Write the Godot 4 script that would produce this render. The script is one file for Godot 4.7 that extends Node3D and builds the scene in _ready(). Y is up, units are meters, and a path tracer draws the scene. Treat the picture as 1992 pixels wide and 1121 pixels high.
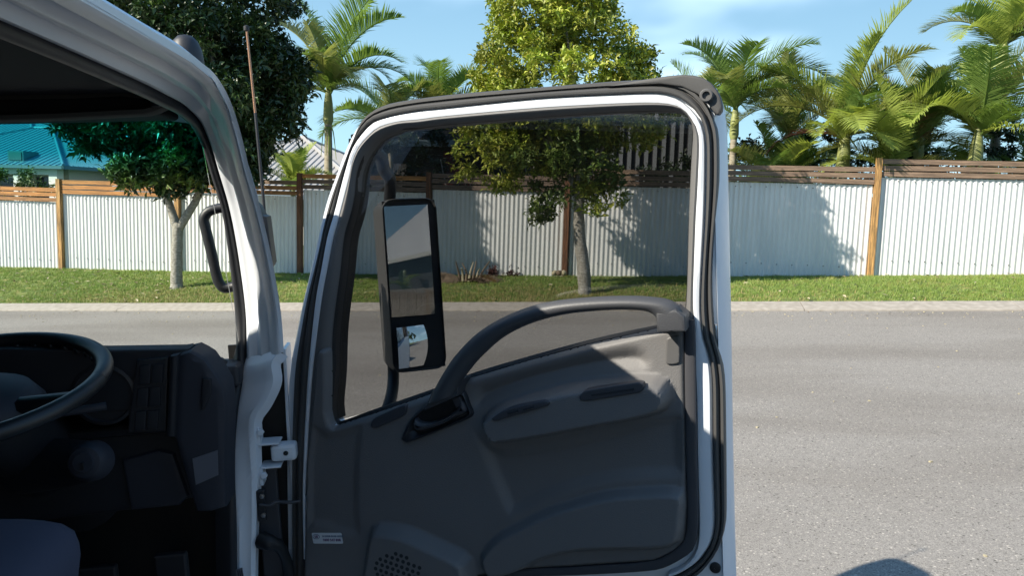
extends Node3D
# A parked truck seen from beside its open driver's door, a street and a corrugated fence beyond.
# World: metres, y up. Street axes: E runs along the kerb, N points across the road to the fence.

const E := Vector3(0.98061, 0, 0.19595)
const N := Vector3(0.19595, 0, -0.98061)
const KERB_T := 9.7
const FENCE_T := 12.5
var rng := RandomNumberGenerator.new()
var names := {}
var M := {}
var truck: Node3D
var door: Node3D
var leaf_a: Mesh
var leaf_b: Mesh
var frond_mesh := []

# ---------- small helpers ----------
func lin(r: float, g: float, b: float) -> Color:
	return Color(r, g, b).linear_to_srgb()

func mat(c: Color, rough := 0.6, metal := 0.0, spec := 0.5) -> StandardMaterial3D:
	var m := StandardMaterial3D.new()
	m.albedo_color = c
	m.roughness = rough
	m.metallic = metal
	m.metallic_specular = spec
	return m

func numbered(called: String) -> String:
	if not names.has(called):
		names[called] = 0
		return called
	names[called] += 1
	return "%s_%03d" % [called, names[called]]

func thing(called: String, label: String, category: String, at := Vector3.ZERO, group := "") -> Node3D:
	var o := Node3D.new()
	o.name = numbered(called)
	add_child(o)
	o.position = at
	o.set_meta("label", label)
	o.set_meta("category", category)
	if group:
		o.set_meta("group", group)
	return o

func part(called: String, mesh: Mesh, m: Material, parent: Node3D) -> MeshInstance3D:
	var o := MeshInstance3D.new()
	o.name = called
	o.mesh = mesh
	o.material_override = m
	parent.add_child(o, true)
	return o

func group_node(called: String, parent: Node3D) -> Node3D:
	var o := Node3D.new()
	o.name = called
	parent.add_child(o, true)
	return o

func struct(called: String, mesh: Mesh, m: Material) -> MeshInstance3D:
	var o := part(numbered(called), mesh, m, self)
	o.set_meta("kind", "structure")
	return o

func st(s: float, y: float, t: float) -> Vector3:
	return E * s + N * t + Vector3(0, y, 0)

func road_y(s: float, t: float) -> float:
	return 0.0567 * clampf(s, -45, 45) + 0.031 * clampf(t, -8, 9.7)

func fence_y(s: float) -> float:
	return 0.49 + 0.047 * clampf(s, -45, 45) + 0.0012 * clampf(s, -12, 8) * clampf(s, -12, 8)

func ground_y(s: float, t: float) -> float:
	if t < KERB_T:
		return road_y(s, t)
	if t < FENCE_T:
		var a := road_y(s, KERB_T) + 0.06
		var k := clampf((t - 10.1) / 2.4, 0, 1)
		return lerpf(a, fence_y(s), k) + 0.05 * sin(k * PI)
	return fence_y(s) + 0.0 * t

# triangle soup with crease-aware smooth normals
class Soup:
	var v := PackedVector3Array()
	var uv := PackedVector2Array()
	var use_uv := false
	func tri(a: Vector3, b: Vector3, c: Vector3) -> void:   # counter-clockwise seen from outside
		v.append(a); v.append(c); v.append(b)
	func quad(a: Vector3, b: Vector3, c: Vector3, d: Vector3) -> void:
		tri(a, b, c); tri(a, c, d)
	func quad_uv(p: Array, q: Array) -> void:
		use_uv = true
		for k in [0, 2, 1, 0, 3, 2]:
			v.append(p[k]); uv.append(q[k])
	func box(c: Vector3, s: Vector3, b := Basis.IDENTITY) -> void:
		var h := s * 0.5
		var p := []
		for k in 8:
			p.append(c + b * Vector3(h.x if k & 1 else -h.x, h.y if k & 2 else -h.y, h.z if k & 4 else -h.z))
		quad(p[4], p[5], p[7], p[6]); quad(p[1], p[0], p[2], p[3])
		quad(p[5], p[1], p[3], p[7]); quad(p[0], p[4], p[6], p[2])
		quad(p[6], p[7], p[3], p[2]); quad(p[0], p[1], p[5], p[4])
	func bbox(c: Vector3, s: Vector3, r: float, b := Basis.IDENTITY) -> void:   # box with rounded edges along its z axis and chamfered ends
		var lo := PackedVector2Array()
		for k in 4:
			for j in 4:
				var a := k * PI / 2 + j * PI / 6
				var cx := (s.x * 0.5 - r) * (1 if k == 0 or k == 3 else -1)
				var cy := (s.y * 0.5 - r) * (1 if k < 2 else -1)
				lo.append(Vector2(cx + cos(a) * r, cy + sin(a) * r))
		prism(lo, -s.z * 0.5, s.z * 0.5, minf(r, s.z * 0.3), Transform3D(b, c), true)
	func loft(loops: Array, closed := true) -> void:
		for r in loops.size() - 1:
			var a: PackedVector3Array = loops[r]
			var b: PackedVector3Array = loops[r + 1]
			var n := a.size()
			for i in (n if closed else n - 1):
				var j := (i + 1) % n
				quad(a[i], a[j], b[j], b[i])
	static func area(p: PackedVector2Array) -> float:
		var s := 0.0
		for i in p.size():
			s += p[i].cross(p[(i + 1) % p.size()])
		return s * 0.5
	static func inset(p: PackedVector2Array, d: float) -> PackedVector2Array:
		var r := PackedVector2Array()
		var n := p.size()
		for i in n:
			var e := (p[i] - p[(i + n - 1) % n]).normalized()
			var f := (p[(i + 1) % n] - p[i]).normalized()
			var m := Vector2(-e.y - f.y, e.x + f.x)
			r.append(p[i] + m.normalized() * d / maxf(0.5, m.length() * 0.5))
		return r
	func cap(p: PackedVector2Array, z: float, up: bool, t: Transform3D) -> void:
		var idx := Geometry2D.triangulate_polygon(p)
		for k in range(0, idx.size(), 3):
			var a := p[idx[k]]; var b := p[idx[k + 1]]; var c := p[idx[k + 2]]
			if ((b - a).cross(c - a) > 0) != up:
				var x := b; b = c; c = x
			tri(t * Vector3(a.x, a.y, z), t * Vector3(b.x, b.y, z), t * Vector3(c.x, c.y, z))
	func prism(poly: PackedVector2Array, z0: float, z1: float, bev := 0.0, t := Transform3D.IDENTITY, both := false) -> void:
		var p := poly.duplicate()
		if area(p) < 0:
			p.reverse()
		var rings := []
		var steps := [[0.0, z0], [0.0, z1]]
		if bev > 0:
			steps = [[0.0, z0], [0.0, z1 - bev], [0.3 * bev, z1 - 0.3 * bev], [bev, z1]]
			if both:
				steps = [[bev, z0], [0.3 * bev, z0 + 0.3 * bev], [0.0, z0 + bev]] + steps.slice(1)
		for k in steps:
			var q := inset(p, k[0]) if k[0] > 0 else p
			var ring := PackedVector3Array()
			for w in q:
				ring.append(t * Vector3(w.x, w.y, k[1]))
			rings.append(ring)
		loft(rings)
		cap(inset(p, steps[-1][0]) if steps[-1][0] > 0 else p, z1, true, t)
		cap(inset(p, steps[0][0]) if steps[0][0] > 0 else p, z0, false, t)
	func tube(path: PackedVector3Array, rad: Array, sides := 8, capped := true) -> void:
		var loops := []
		var last := Vector3.ZERO
		for i in path.size():
			var d := (path[mini(i + 1, path.size() - 1)] - path[maxi(i - 1, 0)]).normalized()
			var side := last - d * last.dot(d)
			if side.length() < 0.01:
				side = d.cross(Vector3(0.3, 0.2, 1) if absf(d.z) < 0.8 else Vector3(1, 0.3, 0))
			side = side.normalized()
			last = side
			var up := d.cross(side)
			var r: float = rad[mini(i, rad.size() - 1)]
			var ring := PackedVector3Array()
			for k in sides:
				var a := TAU * k / sides
				ring.append(path[i] + (side * cos(a) + up * sin(a)) * r)
			loops.append(ring)
		loft(loops)
		if capped:
			for e in [0, loops.size() - 1]:
				var ring2: PackedVector3Array = loops[e]
				for k in range(1, sides - 1):
					if e == 0:
						tri(ring2[0], ring2[k + 1], ring2[k])
					else:
						tri(ring2[0], ring2[k], ring2[k + 1])
	func lathe(profile: Array, sides := 24, t := Transform3D.IDENTITY) -> void:   # profile of [radius, height] along y
		var loops := []
		for p in profile:
			var ring := PackedVector3Array()
			for k in sides:
				var a := TAU * k / sides
				ring.append(t * Vector3(cos(a) * p[0], p[1], -sin(a) * p[0]))
			loops.append(ring)
		loft(loops)
	func grid(rows: Array) -> void:
		loft(rows, false)
	func mesh(angle := 40.0) -> ArrayMesh:
		var n := v.size()
		var fn := PackedVector3Array()
		fn.resize(n / 3)
		var at := {}
		for f in n / 3:
			fn[f] = (v[f * 3 + 2] - v[f * 3]).cross(v[f * 3 + 1] - v[f * 3])
		var nn := PackedVector3Array()
		nn.resize(n)
		if angle <= 0:
			for i in n:
				nn[i] = fn[i / 3].normalized()
		else:
			var keys := []
			keys.resize(n)
			for i in n:
				var k := Vector3i((v[i] * 20000.0).round())
				keys[i] = k
				if at.has(k):
					at[k].append(i / 3)
				else:
					at[k] = PackedInt32Array([i / 3])
			var lim := cos(deg_to_rad(angle))
			for i in n:
				var me := fn[i / 3].normalized()
				var s := Vector3.ZERO
				for f in at[keys[i]]:
					if fn[f].normalized().dot(me) > lim:
						s += fn[f]
				nn[i] = s.normalized() if s.length() > 0 else Vector3.UP
		var arr := []
		arr.resize(Mesh.ARRAY_MAX)
		arr[Mesh.ARRAY_VERTEX] = v
		arr[Mesh.ARRAY_NORMAL] = nn
		if use_uv and uv.size() == n:
			arr[Mesh.ARRAY_TEX_UV] = uv
		var m := ArrayMesh.new()
		m.add_surface_from_arrays(Mesh.PRIMITIVE_TRIANGLES, arr)
		return m

func box_mesh(c: Vector3, s: Vector3, r := 0.0) -> ArrayMesh:
	var p := Soup.new()
	if r > 0:
		p.bbox(c, s, r)
	else:
		p.box(c, s)
	return p.mesh(30)

func tube_mesh(path: PackedVector3Array, rad: Array, sides := 10) -> ArrayMesh:
	var p := Soup.new()
	p.tube(path, rad, sides)
	return p.mesh(50)

func mm(a: Array) -> PackedVector2Array:   # millimetre pairs to metres
	var p := PackedVector2Array()
	for i in range(0, a.size(), 2):
		p.append(Vector2(a[i], a[i + 1]) * 0.001)
	return p

func mm3(a: Array) -> PackedVector3Array:
	var p := PackedVector3Array()
	for i in range(0, a.size(), 3):
		p.append(Vector3(a[i], a[i + 1], a[i + 2]) * 0.001)
	return p

func spline(p: PackedVector3Array, n: int) -> PackedVector3Array:   # Catmull-Rom, evenly spaced
	var fine := PackedVector3Array()
	var m := p.size()
	for i in m - 1:
		var a := p[maxi(i - 1, 0)]; var b := p[i]; var c := p[i + 1]; var d := p[mini(i + 2, m - 1)]
		var t0 := (c - a) * 0.5
		var t1 := (d - b) * 0.5
		var len := (c - b).length()   # keep tangents in proportion to short spans
		t0 = t0.normalized() * minf(t0.length(), len)
		t1 = t1.normalized() * minf(t1.length(), len)
		for k in 8:
			var u := k / 8.0
			fine.append(b * (2 * u * u * u - 3 * u * u + 1) + t0 * (u * u * u - 2 * u * u + u) + c * (3 * u * u - 2 * u * u * u) + t1 * (u * u * u - u * u))
	fine.append(p[m - 1])
	var total := 0.0
	for i in fine.size() - 1:
		total += fine[i].distance_to(fine[i + 1])
	var out := PackedVector3Array()
	var at := 0
	var run := 0.0
	for k in n:
		var want := total * k / (n - 1)
		while at < fine.size() - 2 and run + fine[at].distance_to(fine[at + 1]) < want:
			run += fine[at].distance_to(fine[at + 1])
			at += 1
		var seg := fine[at].distance_to(fine[at + 1])
		out.append(fine[at].lerp(fine[at + 1], clampf((want - run) / maxf(seg, 1e-6), 0, 1)))
	return out

func spline_u(p: PackedVector3Array, per: int) -> PackedVector3Array:   # Catmull-Rom with the same number of points in every span
	var r := PackedVector3Array()
	var m := p.size()
	for i in m - 1:
		for k in per:
			r.append(p[i].cubic_interpolate_in_time(p[i + 1], p[maxi(i - 1, 0)] if i > 0 else p[0] * 2 - p[1], p[i + 2] if i + 2 < m else p[m - 1] * 2 - p[m - 2], k / float(per), p[i].distance_to(p[i + 1]), -p[i].distance_to(p[i - 1]) if i > 0 else -p[0].distance_to(p[1]), p[i].distance_to(p[i + 1]) + (p[i + 1].distance_to(p[i + 2]) if i + 2 < m else p[m - 2].distance_to(p[m - 1]))))
	r.append(p[m - 1])
	return r

func flat3(p: PackedVector2Array) -> PackedVector3Array:
	var r := PackedVector3Array()
	for q in p:
		r.append(Vector3(q.x, q.y, 0))
	return r

func curve2(a: Array, n: int) -> PackedVector3Array:
	return spline(flat3(mm(a)), n)

func outline(a: Array, n: int) -> PackedVector2Array:   # closed smooth outline
	var p := flat3(mm(a))
	p.append(p[0])
	var s := spline(p, n + 1)
	var r := PackedVector2Array()
	for i in n:
		r.append(Vector2(s[i].x, s[i].y))
	return r

# a strip between two curves; profile rows are [t across, z]
func band(o: PackedVector3Array, i: PackedVector3Array, profile: Array, soup: Soup = null) -> Soup:
	var p := soup if soup else Soup.new()
	var rows := []
	for r in profile:
		var row := PackedVector3Array()
		for k in o.size():
			var q := o[k].lerp(i[k], r[0])
			q.z += r[1]
			row.append(q)
		rows.append(row)
	p.grid(rows)
	for e in [0, o.size() - 1]:      # close the ends
		var c := Vector3.ZERO
		for r in rows:
			c += r[e]
		c /= rows.size()
		for k in rows.size() - 1:
			if e == 0:
				p.tri(rows[k][e], c, rows[k + 1][e])
			else:
				p.tri(rows[k + 1][e], c, rows[k][e])
	return p

func round_profile(z: float, h: float, n := 12) -> Array:
	var r := []
	for k in n + 1:
		var a := TAU * k / n
		r.append([0.5 - 0.5 * cos(a), z + h * sin(a)])
	return r

func slab_profile(z0: float, z1: float, bev := 0.12) -> Array:
	return [[0.0, z0], [0.0, z1 - 0.003], [bev, z1], [1.0 - bev, z1], [1.0, z1 - 0.003], [1.0, z0], [0.0, z0]]

func noise_tex(freq: float, size := 512, ramp: Array = [], type := FastNoiseLite.TYPE_SIMPLEX_SMOOTH, octaves := 4) -> NoiseTexture2D:
	var n := FastNoiseLite.new()
	n.noise_type = type
	n.frequency = freq
	n.fractal_octaves = octaves
	n.seed = 7 + names.size()
	var t := NoiseTexture2D.new()
	t.width = size
	t.height = size
	t.seamless = true
	t.noise = n
	if ramp.size():
		var g := Gradient.new()
		var off := PackedFloat32Array()
		var col := PackedColorArray()
		for k in ramp:
			off.append(k[0]); col.append(k[1])
		g.offsets = off
		g.colors = col
		t.color_ramp = g
	return t

func _ready() -> void:
	# ---- camera ----
	var cam := Camera3D.new()
	cam.name = "camera"
	cam.fov = 40.98
	cam.near = 0.03
	cam.far = 900.0
	cam.transform = Transform3D(Basis(Vector3.RIGHT, deg_to_rad(-6.4)) * Basis(Vector3.BACK, 0.029), Vector3(0, 1.6, 0))
	add_child(cam)
	cam.current = true
	# ---- sky ----
	var sm := ProceduralSkyMaterial.new()
	sm.sky_top_color = lin(0.045, 0.15, 0.33)
	sm.sky_horizon_color = lin(0.34, 0.55, 0.63)
	sm.sky_curve = 0.19
	sm.ground_bottom_color = lin(0.09, 0.085, 0.08)
	sm.ground_horizon_color = lin(0.24, 0.30, 0.33)
	sm.sun_angle_max = 20.0
	sm.sun_curve = 0.1
	sm.sky_cover = cloud_cover()
	sm.sky_cover_modulate = Color(1, 1, 1, 0.33)
	var sky := Sky.new()
	sky.sky_material = sm
	var env := Environment.new()
	env.background_mode = Environment.BG_SKY
	env.sky = sky
	env.tonemap_mode = Environment.TONE_MAPPER_LINEAR
	env.tonemap_exposure = 1.9
	env.sdfgi_enabled = true
	env.ssao_enabled = true
	env.ssil_enabled = true
	var we := WorldEnvironment.new()
	we.name = "world_environment"
	we.environment = env
	add_child(we)
	# ---- sun ----
	var sun := DirectionalLight3D.new()
	sun.name = "sun"
	sun.light_energy = 1.6
	sun.light_color = Color(1.0, 0.965, 0.90)
	sun.light_angular_distance = 0.5
	sun.shadow_enabled = true
	sun.look_at_from_position(Vector3.ZERO, Vector3(1, -0.745, -0.49), Vector3.UP)
	add_child(sun)

	rng.seed = 4711
	make_materials()
	make_foliage_meshes()
	street()
	boundary_fence()
	far_houses()
	near_house()
	street_trees()
	palms()
	shrubs()
	small_things()
	build_truck()
	build_door()

func cloud_cover() -> ImageTexture:
	var w := 1024
	var h := 512
	var im := Image.create(w, h, false, Image.FORMAT_RGBA8)
	var n := FastNoiseLite.new()
	n.noise_type = FastNoiseLite.TYPE_SIMPLEX_SMOOTH
	n.seed = 11
	n.frequency = 1.0
	n.fractal_octaves = 5
	for y in h:
		var el := PI * (0.5 - (y + 0.5) / h)
		if el < 0:
			for x in w:
				im.set_pixel(x, y, Color(1, 1, 1, 0))
			continue
		for x in w:
			var az := TAU * (x + 0.5) / w
			var d := Vector3(cos(el) * sin(az), sin(el), cos(el) * cos(az))
			var f := n.get_noise_3d(d.x * 1.6 + 3.0, d.y * 7.0 - d.x * 1.0, d.z * 2.2)
			var a := smoothstep(0.02, 0.55, f) * 0.9 + 0.05
			im.set_pixel(x, y, Color(0.93, 0.97, 1.0, clampf(a, 0, 1)))
	return ImageTexture.create_from_image(im)

func speckle(size: int, base: Color, spread: float, seed_: int, pale: float, dark: float) -> ImageTexture:   # asphalt: bound stones of many greys
	var im := Image.create(size, size, false, Image.FORMAT_RGB8)
	var r := RandomNumberGenerator.new()
	r.seed = seed_
	for y in size:
		for x in size:
			var k := 1.0 + spread * (r.randf() - 0.5) + spread * 0.5 * (r.randf() - 0.5)
			im.set_pixel(x, y, Color(base.r * k, base.g * k, base.b * k))
	for i in int(size * size * 0.03):
		var x := r.randi_range(0, size - 3)
		var y := r.randi_range(0, size - 3)
		var k := (1.0 + pale * r.randf()) if r.randf() < 0.5 else (1.0 - dark * r.randf())
		var c := Color(minf(1, base.r * k), minf(1, base.g * k * 0.995), minf(1, base.b * k * 0.98))
		im.fill_rect(Rect2i(x, y, r.randi_range(1, 3), r.randi_range(1, 3)), c)
	return ImageTexture.create_from_image(im)

func wood_tex(base: Color, grey: float, seed_: int) -> ImageTexture:   # grain runs along x
	var im := Image.create(256, 64, false, Image.FORMAT_RGB8)
	var n := FastNoiseLite.new()
	n.seed = seed_
	n.frequency = 1.0
	n.fractal_octaves = 4
	for y in 64:
		for x in 256:
			var g := n.get_noise_2d(x * 0.012, y * 0.22) * 0.5 + n.get_noise_2d(x * 0.05 + 90, y * 0.9) * 0.25
			var k := 1.0 + g * 0.9
			var c := Color(base.r * k, base.g * k, base.b * k)
			var gr := c.get_luminance()
			im.set_pixel(x, y, c.lerp(Color(gr, gr, gr), grey))
	return ImageTexture.create_from_image(im)

func make_materials() -> void:
	var m: StandardMaterial3D
	# street
	m = mat(Color.WHITE, 0.92)
	m.albedo_texture = speckle(1024, Color(0.515, 0.497, 0.475), 0.32, 3, 0.40, 0.42)
	m.uv1_scale = Vector3(1.0 / 3.1, 1.0 / 3.1, 1)
	m.detail_enabled = true
	m.detail_blend_mode = BaseMaterial3D.BLEND_MODE_MUL
	m.detail_uv_layer = BaseMaterial3D.DETAIL_UV_2
	var nt := noise_tex(0.006, 1024, [[0.0, Color(0.86, 0.85, 0.84)], [0.4, Color(0.94, 0.935, 0.93)], [0.6, Color(0.98, 0.98, 0.98)], [1.0, Color(1, 1, 1)]], FastNoiseLite.TYPE_SIMPLEX_SMOOTH, 4)
	m.detail_albedo = nt
	m.uv2_scale = Vector3(1.0 / 37.0, 1.0 / 9.0, 1)
	M.asphalt = m
	for k in 3:
		m = mat(Color.WHITE, 0.9)
		m.albedo_texture = noise_tex(0.03, 256, [[0.0, Color(0.56, 0.53, 0.49).darkened(0.05 * k)], [0.5, Color(0.62, 0.59, 0.55).darkened(0.05 * k)], [1.0, Color(0.67, 0.64, 0.60)]], FastNoiseLite.TYPE_SIMPLEX, 5)
		m.uv1_triplanar = true
		m.uv1_world_triplanar = true
		m.uv1_scale = Vector3.ONE * 0.9
		M["concrete%d" % k] = m
	m = mat(Color.WHITE, 0.95)
	m.albedo_texture = noise_tex(0.02, 512, [[0.0, Color(0.24, 0.30, 0.12)], [0.45, Color(0.33, 0.40, 0.16)], [0.75, Color(0.46, 0.47, 0.24)], [1.0, Color(0.55, 0.48, 0.32)]], FastNoiseLite.TYPE_SIMPLEX, 5)
	m.uv1_triplanar = true
	m.uv1_world_triplanar = true
	m.uv1_scale = Vector3.ONE * 0.35
	M.turf = m
	m = mat(lin(0.10, 0.12, 0.05), 0.95)
	M.ground = m
	for k in 4:
		m = mat(lin([0.135, 0.18, 0.22, 0.31][k], [0.205, 0.245, 0.225, 0.25][k], [0.035, 0.05, 0.06, 0.11][k]), 0.6)
		m.backlight_enabled = true
		m.backlight = lin(0.10, 0.16, 0.03)
		M["grass%d" % k] = m
	# fence
	m = mat(Color.WHITE, 0.42, 0.15)
	m.albedo_texture = noise_tex(0.02, 256, [[0.0, lin(0.56, 0.58, 0.59)], [0.5, lin(0.66, 0.67, 0.67)], [1.0, lin(0.72, 0.72, 0.72)]], FastNoiseLite.TYPE_SIMPLEX, 4)
	m.uv1_triplanar = true
	m.uv1_world_triplanar = true
	m.uv1_scale = Vector3(0.8, 0.12, 0.8)
	M.zinc = m
	M.screw = mat(lin(0.10, 0.10, 0.10), 0.5, 0.5)
	for k in 4:
		m = mat(Color.WHITE, 0.75)
		m.albedo_texture = wood_tex([Color(0.62, 0.43, 0.24), Color(0.56, 0.39, 0.23), Color(0.47, 0.37, 0.29), Color(0.42, 0.33, 0.27)][k], [0.0, 0.1, 0.25, 0.3][k], 20 + k)
		m.uv1_scale = Vector3(0.5, 3.0, 1)
		M["slat%d" % k] = m
	m = mat(Color.WHITE, 0.75)
	m.albedo_texture = wood_tex(Color(0.61, 0.47, 0.29), 0.0, 31)
	m.uv1_scale = Vector3(0.6, 2.0, 1)
	M.post = m
	m = mat(Color.WHITE, 0.75)
	m.albedo_texture = wood_tex(Color(0.40, 0.26, 0.17), 0.05, 32)
	m.uv1_scale = Vector3(0.6, 2.0, 1)
	M.post_dark = m
	m = mat(Color.WHITE, 0.85)
	m.albedo_texture = wood_tex(Color(0.50, 0.44, 0.39), 0.4, 33)
	m.uv1_scale = Vector3(0.6, 2.0, 1)
	M.paling = m
	# plants
	var leaf_cols := {"leaf_dark": Vector3(0.030, 0.060, 0.020), "leaf_mid": Vector3(0.11, 0.165, 0.032), "leaf_lime": Vector3(0.31, 0.36, 0.055), "leaf_hedge": Vector3(0.022, 0.042, 0.014), "leaf_red": Vector3(0.10, 0.035, 0.035)}
	for k in leaf_cols:
		var c: Vector3 = leaf_cols[k]
		m = mat(lin(c.x, c.y, c.z), 0.38 if k == "leaf_dark" else 0.5)
		m.vertex_color_use_as_albedo = true
		m.backlight_enabled = true
		m.backlight = lin(0.30, 0.40, 0.06) if k == "leaf_lime" else lin(0.12, 0.20, 0.03)
		M[k] = m
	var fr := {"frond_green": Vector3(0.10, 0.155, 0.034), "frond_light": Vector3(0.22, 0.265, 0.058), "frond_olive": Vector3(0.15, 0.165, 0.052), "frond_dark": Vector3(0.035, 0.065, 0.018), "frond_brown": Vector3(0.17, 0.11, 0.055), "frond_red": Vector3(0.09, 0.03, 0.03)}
	for k in fr:
		var c: Vector3 = fr[k]
		m = mat(lin(c.x, c.y, c.z), 0.45)
		m.backlight_enabled = true
		m.backlight = lin(c.x * 1.5, c.y * 1.5, c.z)
		M[k] = m
	m = mat(Color.WHITE, 0.85)
	m.albedo_texture = noise_tex(0.035, 256, [[0.0, lin(0.13, 0.115, 0.09)], [0.5, lin(0.25, 0.235, 0.20)], [1.0, lin(0.42, 0.41, 0.37)]], FastNoiseLite.TYPE_SIMPLEX, 5)
	m.uv1_triplanar = true
	m.uv1_world_triplanar = true
	m.uv1_scale = Vector3(1.6, 2.6, 1.6)
	M.bark = m
	m = mat(Color.WHITE, 0.8)
	m.albedo_texture = noise_tex(0.02, 256, [[0.0, lin(0.17, 0.145, 0.10)], [1.0, lin(0.40, 0.36, 0.28)]], FastNoiseLite.TYPE_SIMPLEX, 4)
	m.uv1_triplanar = true
	m.uv1_world_triplanar = true
	m.uv1_scale = Vector3(0.8, 6.0, 0.8)
	M.palm_trunk = m
	M.crownshaft = mat(lin(0.24, 0.26, 0.09), 0.5)
	M.dead_leaf = mat(lin(0.16, 0.115, 0.075), 0.8)
	M.pale_leaf = mat(lin(0.38, 0.33, 0.22), 0.8)
	# houses
	M.render_wall = mat(lin(0.42, 0.40, 0.35), 0.85)
	M.dark_wall = mat(lin(0.022, 0.023, 0.026), 0.8)
	M.red_wall = mat(lin(0.07, 0.012, 0.012), 0.8)
	M.batten = mat(lin(0.13, 0.14, 0.15), 0.7)
	M.blue_roof = mat(lin(0.17, 0.27, 0.36), 0.5, 0.1)
	M.grey_roof = mat(lin(0.34, 0.33, 0.32), 0.55, 0.1)
	M.pale_roof = mat(lin(0.74, 0.73, 0.71), 0.55, 0.0)
	M.dark_roof = mat(lin(0.03, 0.03, 0.033), 0.7)
	M.fascia = mat(lin(0.13, 0.18, 0.22), 0.5)
	M.window_dark = mat(lin(0.02, 0.023, 0.027), 0.08)
	M.white_trim = mat(lin(0.62, 0.60, 0.56), 0.6)
	M.steel = mat(lin(0.32, 0.32, 0.32), 0.35, 0.8)
	M.dish = mat(lin(0.22, 0.22, 0.22), 0.5)
	# truck
	m = mat(lin(0.70, 0.735, 0.78), 0.4)
	m.clearcoat_enabled = true
	m.clearcoat = 0.3
	m.clearcoat_roughness = 0.2
	M.paint = m
	M.black = mat(lin(0.012, 0.012, 0.013), 0.55)
	M.rubber = mat(lin(0.062, 0.061, 0.060), 0.6)
	M.rubber_grey = mat(lin(0.085, 0.083, 0.082), 0.6)
	M.seal = mat(lin(0.125, 0.122, 0.12), 0.6)
	M.rubber_pale = mat(lin(0.085, 0.084, 0.085), 0.55)
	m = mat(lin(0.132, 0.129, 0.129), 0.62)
	m.heightmap_enabled = true
	m.heightmap_texture = noise_tex(0.12, 512, [], FastNoiseLite.TYPE_CELLULAR, 2)
	m.heightmap_scale = 0.05
	m.uv1_triplanar = true
	m.uv1_scale = Vector3.ONE * 5.0
	M.trim = m
	M.trim_grey = mat(lin(0.042, 0.043, 0.05), 0.55)
	m = mat(lin(0.048, 0.050, 0.056), 0.5)
	m.heightmap_enabled = true
	m.heightmap_texture = noise_tex(0.2, 512, [], FastNoiseLite.TYPE_CELLULAR, 1)
	m.heightmap_scale = 0.025
	m.uv1_triplanar = true
	m.uv1_scale = Vector3.ONE * 4.0
	M.trim_arm = m
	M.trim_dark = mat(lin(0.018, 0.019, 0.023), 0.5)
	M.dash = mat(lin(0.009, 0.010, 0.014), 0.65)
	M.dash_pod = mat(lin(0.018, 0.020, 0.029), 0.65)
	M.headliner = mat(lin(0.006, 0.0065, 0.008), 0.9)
	M.visor = mat(lin(0.06, 0.057, 0.05), 0.8)
	M.seat = mat(lin(0.032, 0.036, 0.062), 0.85)
	M.wheel = mat(lin(0.007, 0.008, 0.010), 0.45)
	m = mat(Color(0.02, 0.022, 0.024, 0.41), 0.0)
	m.transparency = BaseMaterial3D.TRANSPARENCY_ALPHA
	M.tinted = m
	M.mirror = mat(Color(0.93, 0.94, 0.95), 0.0, 1.0)
	M.chrome = mat(lin(0.55, 0.52, 0.48), 0.2, 1.0)
	M.copper = mat(lin(0.42, 0.22, 0.13), 0.35, 0.7)
	M.sticker = mat(lin(0.62, 0.64, 0.66), 0.4)
	M.sticker_low = mat(lin(0.10, 0.105, 0.125), 0.5)
	M.ink_blue = mat(lin(0.03, 0.09, 0.16), 0.5)
	M.ink_purple = mat(lin(0.10, 0.02, 0.11), 0.5)
	M.ink_black = mat(lin(0.02, 0.02, 0.025), 0.5)
	# windscreen: clear glass with a blue-green shade band along its top
	m = mat(Color.WHITE, 0.0)
	m.albedo_color = Color(1, 1, 1, 0.0)
	m.transparency = BaseMaterial3D.TRANSPARENCY_ALPHA
	m.refraction_enabled = true
	m.refraction_scale = 0.02
	var im := Image.create(8, 256, false, Image.FORMAT_RGB8)
	for y in 256:
		var k := smoothstep(0.25, 0.11, y / 255.0)
		var c := lin(0.94, 0.97, 0.95).lerp(lin(0.03, 0.50, 0.49), k)
		for x in 8:
			im.set_pixel(x, y, c)
	m.albedo_texture = ImageTexture.create_from_image(im)
	m.texture_repeat = false
	M.windscreen = m

# ---------- foliage building blocks ----------
func make_foliage_meshes() -> void:
	leaf_a = leaf_cluster(11, 0.115, 0.042, 0.11, 5)
	leaf_b = leaf_cluster(12, 0.085, 0.034, 0.10, 9)
	var kinds := [[82, 40], [72, 75], [58, 95], [40, 95], [20, 80], [65, 130]]   # start elevation, total bend
	for k in kinds:
		for v in 2:
			frond_mesh.append(make_frond(k[0], k[1], v))

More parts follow.
